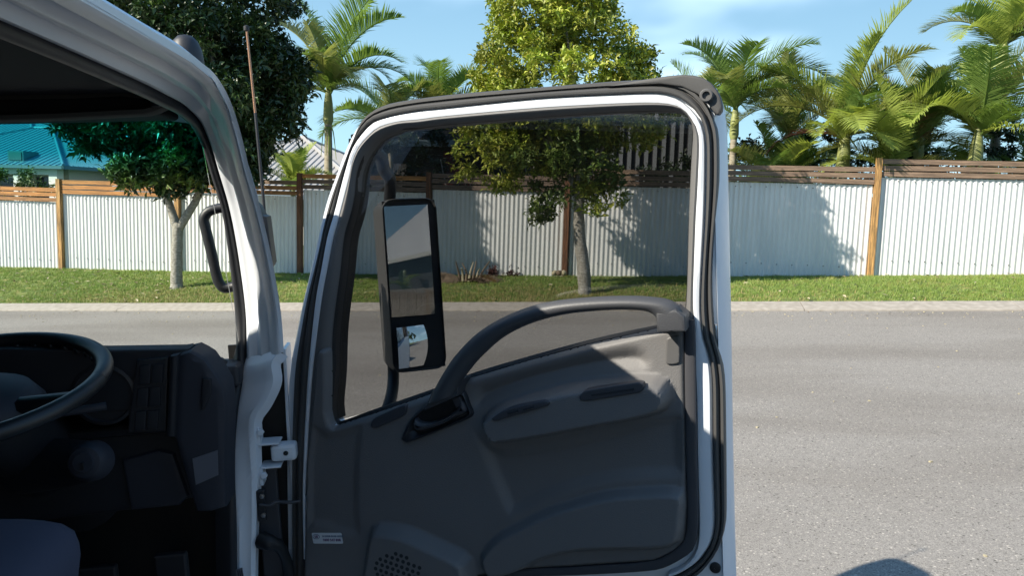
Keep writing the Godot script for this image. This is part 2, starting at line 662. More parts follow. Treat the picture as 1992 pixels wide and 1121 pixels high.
func leaf_cluster(n: int, length: float, width: float, spread: float, seed_: int) -> ArrayMesh:   # a spray of pointed leaves round a twig
	var r := RandomNumberGenerator.new()
	r.seed = seed_
	var v := PackedVector3Array()
	var nn := PackedVector3Array()
	var cc := PackedColorArray()
	for i in n:
		var dir := Vector3(r.randf_range(-1, 1), r.randf_range(-0.5, 1), r.randf_range(-1, 1)).normalized()
		var base := Vector3(r.randf_range(-1, 1), r.randf_range(-1, 1), r.randf_range(-1, 1)) * spread * 0.6
		var side := dir.cross(Vector3(r.randf_range(-0.5, 0.5), 1, r.randf_range(-0.5, 0.5))).normalized()
		var up := side.cross(dir).normalized()
		var l := length * r.randf_range(0.7, 1.25)
		var w := width * r.randf_range(0.8, 1.2)
		var tip := base + dir * l - Vector3(0, l * 0.25, 0)
		var mid := base + dir * l * 0.5
		var a := mid + side * w * 0.5 + up * w * 0.18
		var b := mid - side * w * 0.5 + up * w * 0.18
		var k := r.randf_range(0.65, 1.35)
		var col := Color(k * r.randf_range(0.9, 1.15), k, k * 0.9)
		for t in [[base, mid, a], [base, b, mid], [mid, tip, a], [mid, b, tip]]:
			var f: Vector3 = (t[2] - t[0]).cross(t[1] - t[0]).normalized()
			for q in t:
				v.append(q); nn.append(f); cc.append(col)
	var arr := []
	arr.resize(Mesh.ARRAY_MAX)
	arr[Mesh.ARRAY_VERTEX] = v
	arr[Mesh.ARRAY_NORMAL] = nn
	arr[Mesh.ARRAY_COLOR] = cc
	var m := ArrayMesh.new()
	m.add_surface_from_arrays(Mesh.PRIMITIVE_TRIANGLES, arr)
	return m

func make_frond(e0: float, bend: float, seed_: int) -> ArrayMesh:   # unit-length feather frond growing along +x
	var r := RandomNumberGenerator.new()
	r.seed = 100 + int(e0) * 7 + seed_
	var p := Soup.new()
	var path := PackedVector3Array()
	var rad := []
	var q := Vector3.ZERO
	var n := 40
	var dirs := []
	for i in n + 1:
		var u := i / float(n)
		var el := deg_to_rad(e0 - bend * u * u * 0.5 - bend * u * 0.5)
		var d := Vector3(cos(el), sin(el), 0.04 * sin(u * 3.0 + seed_)).normalized()
		path.append(q)
		dirs.append(d)
		rad.append(lerpf(0.011, 0.0015, u))
		q += d / n
	var pp := PackedVector3Array()
	var rr := []
	for i in range(0, n + 1, 4):
		pp.append(path[i]); rr.append(rad[i])
	p.tube(pp, rr, 4, false)
	var lift := r.randf_range(0.1, 0.55)
	for i in range(8, n * 5 / 2):
		var u := i / (n * 2.5)
		var seg := int(i / 2.5)
		var at := path[seg].lerp(path[mini(seg + 1, n)], i / 2.5 - seg)
		var d: Vector3 = dirs[seg]
		var up := Vector3(-d.y, d.x, 0).normalized()
		var ln := 0.33 * pow(sin(PI * clampf(0.10 + 0.87 * u, 0, 1)), 0.7) * r.randf_range(0.82, 1.12)
		for s in [-1.0, 1.0]:
			if r.randf() < 0.04:
				continue
			var out: Vector3 = (Vector3(0, 0, s) * 0.80 + d * (0.42 + 0.35 * u) + up * (lift + r.randf_range(-0.12, 0.12))).normalized()
			var w := 0.0064
			var side: Vector3 = out.cross(up).normalized() * w
			var sag := Vector3(0, -ln * r.randf_range(0.10, 0.32), 0)
			var mid: Vector3 = at + out * ln * 0.5 + sag * 0.22
			var tip: Vector3 = at + out * ln + sag
			p.tri(at - side * 0.6, mid - side, mid + side)
			p.tri(at - side * 0.6, mid + side, at + side * 0.6)
			p.tri(mid - side, tip, mid + side)
	return p.mesh(0)

func scatter(called: String, mesh: Mesh, places: Array, tints: Array, m: Material, parent: Node3D) -> MultiMeshInstance3D:
	var mmesh := MultiMesh.new()
	mmesh.transform_format = MultiMesh.TRANSFORM_3D
	mmesh.use_colors = tints.size() > 0
	mmesh.mesh = mesh
	mmesh.instance_count = places.size()
	for i in places.size():
		mmesh.set_instance_transform(i, places[i])
		if tints.size():
			mmesh.set_instance_color(i, tints[i])
	var o := MultiMeshInstance3D.new()
	o.name = called
	o.multimesh = mmesh
	o.material_override = m
	parent.add_child(o, true)
	return o

func rand_basis(scale_: float) -> Basis:
	return Basis.from_euler(Vector3(rng.randf_range(-0.9, 0.9), rng.randf_range(0, TAU), rng.randf_range(-0.9, 0.9))) * Basis.from_scale(Vector3.ONE * scale_)

func in_ball() -> Vector3:
	while true:
		var q := Vector3(rng.randf_range(-1, 1), rng.randf_range(-1, 1), rng.randf_range(-1, 1))
		if q.length_squared() <= 1:
			return q
	return Vector3.ZERO

# lobes: [centre, radii, sprays, material]; leaves gather in clumps towards each lobe's rim
func crown(o: Node3D, lobes: Array, mesh: Mesh, clump: float, size: float, light: float, called := "crown") -> void:
	var by := {}
	for l in lobes:
		var left: int = l[2]
		while left > 0:
			var q := in_ball()
			q = q.normalized() * pow(q.length(), 0.55)
			var c: Vector3 = l[0] + q * l[1]
			var k := mini(left, rng.randi_range(7, 16))
			left -= k
			var tone := rng.randf_range(0.7, 1.25)
			for i in k:
				var at := c + in_ball() * clump * Vector3(1, 0.7, 1)
				if not by.has(l[3]):
					by[l[3]] = [[], []]
				by[l[3]][0].append(Transform3D(rand_basis(size * rng.randf_range(0.75, 1.25)), at))
				var g := tone * rng.randf_range(0.85, 1.15) * light
				by[l[3]][1].append(Color(g * rng.randf_range(0.9, 1.15), g, g * 0.9))
	for k in by:
		scatter(called, mesh, by[k][0], by[k][1], M[k], o).set_meta("kind", "stuff")

func limb(path: Array, r0: float, r1: float, sides := 9) -> ArrayMesh:
	var p := spline(PackedVector3Array(path), 14)
	var rad := []
	for i in 14:
		rad.append(lerpf(r0, r1, i / 13.0) * (1.0 + 0.06 * sin(i * 2.3)))
	return tube_mesh(p, rad, sides)

# ---------- street ----------
func sheet(s0: float, s1: float, ds: float, ts: Array, f: Callable, drop := 0.0) -> ArrayMesh:
	var v := PackedVector3Array()
	var nn := PackedVector3Array()
	var uv := PackedVector2Array()
	var n := int((s1 - s0) / ds)
	for i in n:
		for j in ts.size() - 1:
			var c := []
			for k in [[0, 0], [1, 0], [1, 1], [0, 1]]:
				var s: float = s0 + (i + k[0]) * ds
				var t: float = ts[j + k[1]]
				c.append([st(s, f.call(s, t) - drop, t), Vector2(s, t)])
			var nor: Vector3 = (c[1][0] - c[0][0]).cross(c[3][0] - c[0][0]).normalized()
			for k in [0, 2, 1, 0, 3, 2]:
				v.append(c[k][0]); uv.append(c[k][1]); nn.append(nor if nor.y > 0 else -nor)
	var arr := []
	arr.resize(Mesh.ARRAY_MAX)
	arr[Mesh.ARRAY_VERTEX] = v
	arr[Mesh.ARRAY_NORMAL] = nn
	arr[Mesh.ARRAY_TEX_UV] = uv
	arr[Mesh.ARRAY_TEX_UV2] = uv
	var m := ArrayMesh.new()
	m.add_surface_from_arrays(Mesh.PRIMITIVE_TRIANGLES, arr)
	return m

func street() -> void:
	struct("ground", sheet(-300, 300, 12, [-250.0, -120.0, -60.0, -20.0, -8.5, -4.2, 0.0, 9.7, 10.1, 11.3, 12.5, 20.0, 60.0, 150.0, 300.0], ground_y, 0.07), M.ground)
	struct("road", sheet(-60, 60, 1.5, [-4.0, 0.0, 4.0, 9.72], road_y), M.asphalt)
	var tv := []
	for k in 13:
		tv.append(10.08 + 2.5 * k / 12.0)
	struct("verge", sheet(-45, 45, 0.5, tv, ground_y, 0.012), M.turf)
	var near_verge := func(s: float, t: float) -> float: return road_y(s, t) + 0.09
	struct("near_verge", sheet(-45, 45, 3, [-5.6, -4.2], near_verge), M.turf)
	# kerb: rolled concrete edge cast in lengths
	for far in 2:
		var k := group_node("kerb" if far == 0 else "near_kerb", self)
		k.set_meta("kind", "structure")
		for i in 18:
			var a := -27.0 + 2.35 * i + 0.45
			var b := a + 2.342
			var p := Soup.new()
			var rows := []
			for s in [a, b]:
				var row := PackedVector3Array()
				for q in [[9.70, -0.05], [9.70, 0.012], [9.73, 0.026], [9.98, 0.062], [10.07, 0.072], [10.10, 0.068], [10.10, -0.05]]:
					var t: float = q[0] if far == 0 else -3.95 - (q[0] - 9.70) * 0.9
					row.append(st(s, road_y(s, 9.7 if far == 0 else -4.0) + q[1], t))
				rows.append(row)
			p.grid(rows)
			for e in 2:
				var c: Vector3 = (rows[e][0] + rows[e][6]) * 0.5
				for j in 6:
					p.tri(rows[e][j], rows[e][j + 1], c)
			part("kerb_section", p.mesh(35), M["concrete%d" % rng.randi_range(0, 2)], k)
	# lawn of the verge
	for kind in 4:
		var p := Soup.new()
		for b in 7:
			var a := rng.randf() * TAU
			var o := Vector3(rng.randf_range(-0.03, 0.03), 0, rng.randf_range(-0.03, 0.03))
			var side := Vector3(cos(a), 0, sin(a)) * 0.0035
			var h := rng.randf_range(0.018, 0.042)
			var lean := Vector3(rng.randf_range(-1, 1), 0, rng.randf_range(-1, 1)) * h * 0.6
			p.tri(o - side, o + side, o + lean + Vector3(0, h, 0))
		var places := []
		var n: int = [14000, 14000, 8000, 3800][kind]
		var patch := FastNoiseLite.new()      # where the lawn is lush and where it is dry
		patch.seed = 5
		patch.frequency = 0.55
		patch.fractal_octaves = 3
		for i in n:
			var s: float = rng.randf_range(-15.5, 9.0)
			var t := rng.randf_range(10.10, 12.47)
			if kind == 3:       # dry blades gather near the kerb and round the trees
				t = 10.1 + absf(rng.randfn(0, 0.55))
				s = [-7.4, -1.4, rng.randf_range(-10, 2)][i % 3] + rng.randfn(0, 0.9)
				if t > 12.4:
					t = 11.0
			else:
				var dry := patch.get_noise_2d(s, t * 1.6)
				if (kind == 0 and dry > 0.12) or (kind == 2 and dry < -0.12 and i % 4) or (dry > 0.3 and i % 2):
					continue
			places.append(Transform3D(Basis(Vector3.UP, rng.randf() * TAU) * Basis.from_scale(Vector3(1, rng.randf_range(0.8, 1.5), 1)), st(s, ground_y(s, t) - 0.014, t)))
		var g := scatter("grass", p.mesh(0), places, [], M["grass%d" % kind], self)
		g.set_meta("kind", "stuff")
		g.set_meta("label", ["fresh green lawn blades on the verge before the fence", "bright green lawn blades on the verge before the fence", "yellow green lawn blades on the verge before the fence", "dry straw blades near the kerb and the tree bases"][kind])
		g.set_meta("category", "grass")
		g.name = numbered("grass")
	# litter of dry leaves
	var lp := Soup.new()
	lp.tri(Vector3(-0.05, 0, 0), Vector3(0, 0.012, 0.018), Vector3(0.05, 0.006, 0)); lp.tri(Vector3(-0.05, 0, 0), Vector3(0.05, 0.006, 0), Vector3(0, 0.010, -0.018))
	for kind in 2:
		var places := []
		for i in 170:
			var s: float = rng.randf_range(-13, 5) if i % 3 else -8.0 + rng.randfn(0, 1.6)
			var t := rng.randf_range(10.15, 12.4)
			places.append(Transform3D(Basis.from_euler(Vector3(rng.randf_range(-0.4, 0.4), rng.randf() * TAU, rng.randf_range(-0.4, 0.4))) * Basis.from_scale(Vector3.ONE * rng.randf_range(0.5, 1.1)), st(s, ground_y(s, t) + 0.022, t)))
		for i in 60:
			var s := rng.randf_range(-12, 6)
			var t := 9.7 - absf(rng.randfn(0, 0.22))
			places.append(Transform3D(Basis(Vector3.UP, rng.randf() * TAU) * Basis.from_scale(Vector3.ONE * rng.randf_range(0.25, 0.6)), st(s, road_y(s, t) + 0.006, t)))
		var g := scatter("fallen_leaves", lp.mesh(0), places, [], M.dead_leaf if kind == 0 else M.pale_leaf, self)
		g.name = numbered("fallen_leaves")
		g.set_meta("kind", "stuff")
		g.set_meta("label", ["brown dry leaves lying on the lawn and in the gutter", "pale dry leaves lying on the lawn and in the gutter"][kind])
		g.set_meta("category", "leaf litter")
	# loose pale grains and chips on the asphalt
	var cp := Soup.new()
	cp.box(Vector3.ZERO, Vector3(0.012, 0.006, 0.009))
	var pl := []
	for i in 420:
		var s := rng.randf_range(-9, 8)
		var t := 9.68 - absf(rng.randfn(0, 0.5)) if i < 260 else rng.randf_range(2.5, 9.6)
		pl.append(Transform3D(Basis(Vector3.UP, rng.randf() * TAU) * Basis.from_scale(Vector3.ONE * rng.randf_range(0.5, 1.6)), st(s, road_y(s, t) + 0.002, t)))
	var gr := scatter("gravel", cp.mesh(0), pl, [], M.pale_leaf, self)
	gr.set_meta("kind", "stuff")
	gr.set_meta("label", "loose pale grit along the gutter and over the asphalt")
	gr.set_meta("category", "grit")

func boundary_fence() -> void:
	var o := thing("fence", "long corrugated metal boundary fence with timber posts and three slats on top", "fence")
	var posts := [-20.6, -18.3, -15.9, -13.55, -11.15, -8.69, -6.31, -3.97, -1.63, 0.69, 3.03, 5.35, 7.70, 10.05, 12.4, 14.75, 17.1]
	var tops := [1.0, 1.05, 1.12, 1.22, 1.49, 1.58, 1.70, 1.76, 1.885, 2.0, 2.12, 2.23, 2.34, 2.46, 2.58, 2.7]
	tops[3] = 1.34
	var sheets := {}
	for i in posts.size() - 1:
		var a: float = posts[i]
		var b: float = posts[i + 1]
		var top: float = tops[i]
		var w := b - a - 0.10
		# corrugated sheet
		var p := Soup.new()
		var n := int(w / 0.076 * 8)
		var rows := [PackedVector3Array(), PackedVector3Array()]
		for k in n + 1:
			var s: float = a + 0.05 + w * k / n
			var z := FENCE_T + 0.055 - 0.009 * sin(TAU * (w * k / n) / 0.076)
			rows[0].append(st(s, fence_y(s) - 0.06, z))
			rows[1].append(st(s, top, z))
		p.grid(rows)
		part("corrugated_sheet", p.mesh(60), M.zinc, o)
		# fixing screws in two rows, on every third ridge
		var sc := Soup.new()
		for k in range(1, int(w / 0.228)):
			for y in [top - 0.06, fence_y((a + b) / 2) + 0.17]:
				var s: float = a + 0.05 + (k * 3 + 0.25) * 0.076
				sc.bbox(st(s, y + rng.randf_range(-0.006, 0.006), FENCE_T + 0.044), Vector3(0.016, 0.016, 0.012), 0.006)
		var so := part("screws", sc.mesh(30), M.screw, o)
		so.set_meta("kind", "stuff")
		# slats
		var kind := 0 if b < -8 else 1 if b < -6 else 3 if b < -1 else 2
		for k in 3:
			var y := top + 0.048 + k * 0.092
			var sp := Soup.new()
			var h := 0.072
			var z := FENCE_T + 0.02
			var c := st((a + b) / 2, y + rng.randf_range(-0.004, 0.004), z)
			var bas := Basis(E, Vector3.UP, -N) * Basis(Vector3.BACK, rng.randf_range(-0.003, 0.003))
			var hx := w * 0.5 + 0.004
			var q := [[-hx, -h / 2, 0.01], [hx, -h / 2, 0.01], [hx, h / 2, 0.01], [-hx, h / 2, 0.01], [-hx, -h / 2, -0.01], [hx, -h / 2, -0.01], [hx, h / 2, -0.01], [-hx, h / 2, -0.01]]
			var V := []
			for e in q:
				V.append(c + bas * Vector3(e[0], e[1], e[2]))
			var off := Vector2(rng.randf() * 4, rng.randf())
			var uvf := [off, off + Vector2(w, 0), off + Vector2(w, 0.1), off + Vector2(0, 0.1)]
			for f in [[0, 1, 2, 3], [5, 4, 7, 6], [3, 2, 6, 7], [4, 5, 1, 0], [1, 5, 6, 2], [4, 0, 3, 7]]:
				sp.quad_uv([V[f[0]], V[f[1]], V[f[2]], V[f[3]]], uvf)
			part("slat", sp.mesh(20), M["slat%d" % (kind if rng.randf() < 0.75 else (kind + 1) % 4)], o)
	for i in posts.size():
		var s: float = posts[i]
		var top: float = maxf(tops[mini(i, tops.size() - 1)], tops[maxi(i - 1, 0)]) + 0.285
		var y0 := fence_y(s) - 0.2
		var p := Soup.new()
		var bas := Basis(Vector3.UP, -N, -E) if false else Basis(E, Vector3.UP, -N)
		var c := st(s, (y0 + top) / 2, FENCE_T + 0.02)
		var h := (top - y0) / 2
		var r := 0.041
		var V := []
		for q in [[-r, -h, r], [r, -h, r], [r, h, r], [-r, h, r], [-r, -h, -r], [r, -h, -r], [r, h, -r], [-r, h, -r]]:
			V.append(c + bas * Vector3(q[0], q[1], q[2]))
		var off := Vector2(rng.randf() * 4, rng.randf())
		var uvf := [off, off + Vector2(0, 0.1), off + Vector2(h * 2, 0.1), off + Vector2(h * 2, 0)]
		for f in [[0, 1, 2, 3], [5, 4, 7, 6], [3, 2, 6, 7], [4, 5, 1, 0], [1, 5, 6, 2], [4, 0, 3, 7]]:
			p.quad_uv([V[f[0]], V[f[1]], V[f[2]], V[f[3]]], uvf)
		part("post", p.mesh(20), M.post_dark if s > -7 and s < -1 else M.post, o)

# ---------- houses ----------
func ribbed(p: Soup, s0: float, s1: float, t0: float, t1: float, eave: float, slope: float, pitch: float, rib: float, face: int) -> void:
	# one plane of a hip roof; faces: 0 towards the street, 1 left, 2 right, 3 back
	var long := (s1 - s0) if face % 3 == 0 else (t1 - t0)
	var other := (t1 - t0) if face % 3 == 0 else (s1 - s0)
	var n := int(long / pitch)
	var rows := [PackedVector3Array(), PackedVector3Array()]
	for i in n + 1:
		for q in ([[0.0, 0.0], [0.70, 0.0], [0.76, 1.0], [0.94, 1.0]] if i < n else [[0.0, 0.0]]):
			var u: float = minf((i + q[0]) * long / n, long)
			var d: float = minf(minf(u, long - u), other / 2)
			var up: float = rib * q[1]
			for r in 2:
				var in_: float = d * r
				var s := 0.0
				var t := 0.0
				match face:
					0: s = s0 + u; t = t0 + in_
					1: s = s0 + in_; t = t1 - u
					2: s = s1 - in_; t = t0 + u
					3: s = s1 - u; t = t1 - in_
				rows[r].append(st(s, eave + in_ * slope + up, t))
	p.grid(rows)

func hip_roof(o: Node3D, m: Material, s0: float, s1: float, t0: float, t1: float, eave: float, slope: float, pitch := 0.25, rib := 0.03) -> Node3D:
	var front: MeshInstance3D
	for f in 4:
		var p := Soup.new()
		ribbed(p, s0, s1, t0, t1, eave, slope, pitch, rib, f)
		front = part("roof", p.mesh(25), m, o)
	var h := minf(s1 - s0, t1 - t0) / 2
	var rid := Soup.new()
	var e := [st(s0, eave, t0), st(s1, eave, t0), st(s1, eave, t1), st(s0, eave, t1)]
	var ra := st(s0 + h, eave + h * slope, t0 + h) if s1 - s0 > t1 - t0 else st(s0 + h, eave + h * slope, t0 + h)
	var rb := st(s1 - h, eave + h * slope, t1 - h)
	for c in [[e[0], ra], [e[3], ra if s1 - s0 > t1 - t0 else rb], [e[1], rb if s1 - s0 > t1 - t0 else ra], [e[2], rb], [ra, rb]]:
		if c[0].distance_to(c[1]) > 0.05:
			rid.tube(PackedVector3Array([c[0] + Vector3(0, 0.03, 0), c[1] + Vector3(0, 0.03, 0)]), [0.07], 6)
	part("ridge_cap", rid.mesh(50), m, o)
	var g := Soup.new()
	for k in 4:
		var a: Vector3 = e[k]
		var b: Vector3 = e[(k + 1) % 4]
		var d := (b - a).normalized()
		g.box((a + b) / 2 - Vector3(0, 0.075, 0), Vector3(a.distance_to(b) + 0.12, 0.15, 0.12), Basis(d, Vector3.UP, d.cross(Vector3.UP)))
	part("gutter", g.mesh(30), M.fascia, o)
	return front

func wall_box(o: Node3D, m: Material, s0: float, s1: float, t0: float, t1: float, y0: float, y1: float, called := "wall") -> MeshInstance3D:
	var p := Soup.new()
	p.box(st((s0 + s1) / 2, (y0 + y1) / 2, (t0 + t1) / 2), Vector3(s1 - s0, y1 - y0, t1 - t0), Basis(E, Vector3.UP, -N))
	return part(called, p.mesh(30), m, o)

func far_houses() -> void:
	# blue-roofed house on the left
	var o := thing("house", "low cream house with a blue metal hip roof at the far left beyond the fence", "house")
	hip_roof(o, M.blue_roof, -38, -26.9, 30.5, 40.5, 2.62, 0.42, 0.32, 0.035)
	hip_roof(o, M.blue_roof, -29.5, -20.4, 34.0, 41.0, 2.78, 0.42, 0.32, 0.035)
	wall_box(o, M.render_wall, -37.4, -27.5, 31.5, 40, -1.2, 2.5)
	wall_box(o, M.render_wall, -27.5, -21.0, 34.7, 40.5, -1.2, 2.66)
	for s in [-32.2, -29.6, -27.7]:
		wall_box(o, M.white_trim, s - 0.22, s + 0.22, 30.75, 31.15, -1.2, 2.46, "column")
	wall_box(o, M.white_trim, -32.4, -27.5, 30.78, 31.1, 2.2, 2.462, "beam")
	var w := wall_box(o, M.white_trim, -31.5, -30.0, 31.42, 31.48, 0.9, 2.1, "window")
	wall_box(w, M.window_dark, -31.42, -30.08, 31.38, 31.41, 0.98, 2.02, "pane")
	w = wall_box(o, M.window_dark, -29.2, -28.1, 31.42, 31.48, 0.0, 2.1, "door")
	w = wall_box(o, M.white_trim, -25.9, -24.7, 34.62, 34.68, 0.9, 2.1, "window")
	wall_box(w, M.window_dark, -25.82, -24.78, 34.58, 34.61, 0.98, 2.02, "pane")
	var v := Soup.new()          # boxed skylight on the front slope
	v.box(st(-29.75, 3.02, 31.3), Vector3(0.85, 0.5, 0.9), Basis(E, Vector3.UP, -N))
	part("skylight", v.mesh(30), M.fascia, o)
	v = Soup.new()
	v.box(st(-29.75, 3.03, 30.84), Vector3(0.68, 0.36, 0.04), Basis(E, Vector3.UP, -N))
	part("pane", v.mesh(30), M.batten, o)
	# taller house behind it
	o = thing("house", "tall house with a blue hip roof rising behind the low cream house", "house")
	hip_roof(o, M.blue_roof, -52, -41.0, 44, 54, 5.0, 0.40, 0.35, 0.035)
	wall_box(o, M.dark_wall, -51.3, -41.7, 44.7, 53.3, -2, 4.86)
	for k in 3:
		w = wall_box(o, M.white_trim, -50.5 + 3 * k, -49.0 + 3 * k, 44.62, 44.68, 3.0, 4.3, "window")
		wall_box(w, M.window_dark, -50.4 + 3 * k, -49.1 + 3 * k, 44.58, 44.61, 3.1, 4.2, "pane")
	# paling fence with a small white sign beyond the left tree
	o = thing("side_fence", "short grey paling fence far behind the corrugated fence, left of the dark tree", "fence")
	for k in 26:
		var s := -22.9 + k * 0.115
		wall_box(o, M.paling, s, s + 0.10, 29.9, 29.93, 0.0, 2.22 + rng.randf_range(-0.02, 0.02), "paling")
	wall_box(o, M.post_dark, -20.95, -20.75, 29.94, 30.1, 0.0, 2.5, "post")
	wall_box(o, M.post_dark, -23.1, -22.93, 29.94, 30.1, 0.0, 2.2, "post")
	o = thing("sign", "small white notice plate on a post beyond the fence, left of the dark tree", "sign")
	wall_box(o, M.white_trim, -22.95, -22.74, 29.84, 29.86, 2.17, 2.46, "plate")
	wall_box(o, M.ink_black, -22.90, -22.79, 29.825, 29.838, 2.34, 2.40, "print")
	wall_box(o, M.ink_black, -22.90, -22.79, 29.825, 29.838, 2.23, 2.29, "print")
	# grey-roofed house
	o = thing("house", "house with a grey ribbed metal hip roof behind the tall palm", "house")
	hip_roof(o, M.grey_roof, -17.2, -8.6, 21.5, 30, 1.62, 0.47, 0.22, 0.04)
	wall_box(o, M.render_wall, -16.6, -9.2, 22.2, 29.4, -1, 1.48)
	# dark house seen through the door glass
	o = thing("house", "dark charcoal house behind the palms, seen through the truck's door glass", "house")
	hip_roof(o, M.dark_roof, -7.35, 0.75, 17.2, 19.6, 2.95, 0.55, 0.25, 0.03)
	wall_box(o, M.dark_wall, -7.1, 0.5, 17.5, 19.3, 0, 2.82)
	wall_box(o, M.red_wall, -5.2, -3.3, 17.42, 17.48, 0.2, 2.72, "door")
	wall_box(o, M.dark_wall, -1.7, 0.93, 16.6, 17.1, 0, 3.62, "parapet_wall")
	for k in 14:
		wall_box(o, M.batten, -1.62 + k * 0.175, -1.54 + k * 0.175, 16.54, 16.59, 0.3, 3.58, "batten")

func near_house() -> void:   # across the footpath to the right behind the truck; it shows in the door mirror
	var o := thing("house", "house with a pale metal gable roof and dark wall reflected in the door mirror", "house")
	for side in 2:
		var p := Soup.new()
		var rows := [PackedVector3Array(), PackedVector3Array()]
		for i in 50:
			for q in [[0.0, 0.0], [0.70, 0.0], [0.76, 0.02], [0.94, 0.02]]:
				var t: float = -18.0 + (i + q[0]) * 0.235
				rows[0].append(st(5.0 if side == 0 else 16.0, 3.0 + q[1], t))
				rows[1].append(st(10.5, 8.06 + q[1], t))
		p.grid(rows)
		part("roof", p.mesh(25), M.pale_roof, o)
	wall_box(o, M.white_trim, 4.92, 5.06, -18.0, -6.3, 2.86, 3.01, "gutter")
	wall_box(o, M.dark_wall, 5.5, 15.5, -17.6, -6.6, 0, 2.96)
	var gp := Soup.new()
	for t in [-17.65, -6.55]:
		gp.tri(st(5.4, 3.0, t), st(15.6, 3.0, t), st(10.5, 7.8, t))
	part("gable", gp.mesh(10), M.dark_wall, o)
	var w := wall_box(o, M.white_trim, 5.44, 5.5, -9.2, -8.2, 1.0, 2.2, "window")
	wall_box(w, M.window_dark, 5.41, 5.435, -9.12, -8.28, 1.08, 2.12, "pane")
	o = thing("paling_fence", "weathered grey timber paling fence reflected in the door mirror", "fence")
	for k in 96:
		var t := -14.0 + k * 0.115
		wall_box(o, M.paling, 4.3 + rng.randf_range(-0.006, 0.006), 4.32, t, t + 0.10, road_y(4.3, -5), 1.72 + rng.randf_range(-0.02, 0.02), "paling")
	for y in [0.45, 1.05]:
		wall_box(o, M.post, 4.33, 4.39, -14, -3.0, y + 0.2, y + 0.28, "rail")
	# satellite dish
	o = thing("satellite_dish", "grey mesh satellite dish on legs on the pale roof, reflected in the mirror", "satellite dish")
	var at := st(8.6, 6.75, -15.5)
	var aim := Basis.looking_at((N * 0.8 + Vector3(0, 0.7, 0) - E * 0.5).normalized(), Vector3.UP)
	var p := Soup.new()
	var prof := []
	for k in 9:
		var r := 0.52 * k / 8.0
		prof.append([r, r * r * 0.45])
	p.lathe(prof, 28, Transform3D(aim * Basis(Vector3.RIGHT, -PI / 2), at))
	part("reflector", p.mesh(50), M.dish, o)
	part("feed_arm", tube_mesh(PackedVector3Array([at + aim * Vector3(0, -0.5, -0.1), at + aim * Vector3(0, -0.1, -0.6)]), [0.02]), M.steel, o)
	for s in [-0.3, 0.3]:
		part("leg", tube_mesh(PackedVector3Array([at - Vector3(0, 0.1, 0), st(8.6 + s, 6.31 + 0.92 * s, -15.3)]), [0.022]), M.steel, o)
	part("leg", tube_mesh(PackedVector3Array([at - Vector3(0, 0.1, 0), st(8.6, 6.31, -15.8)]), [0.022]), M.steel, o)
	o = thing("palm_tree", "small palm beside the paling fence, reflected in the door mirror", "palm tree", st(4.75, 0.2, -10.8), "")
	palm_parts(o, 1.6, 0.05, [[1, 20, 0.9], [2, 80, 0.9], [3, 140, 0.9], [2, 200, 0.9], [3, 260, 0.9], [1, 320, 0.9], [0, 50, 0.8]], ["frond_green", "frond_light"])
	# two trees further down the street, which the small round mirror shows
	for k in 2:
		o = thing("tree", ["round green tree beside the road, reflected in the small convex mirror", "broad dark tree further along the road, reflected in the small convex mirror"][k], "tree", st(17 + 8 * k, road_y(17 + 8 * k, -4.5), -4.6))
		part("trunk", limb([Vector3(0, -0.1, 0), Vector3(0.1, 1.2, 0), Vector3(0, 2.6, 0)], 0.14, 0.07), M.bark, o)
		crown(o, [[Vector3(0, 3.4, 0), Vector3(1.7, 1.4, 1.7), 260, "leaf_dark" if k else "leaf_mid"]], leaf_a, 0.35, 2.4, 1.0)

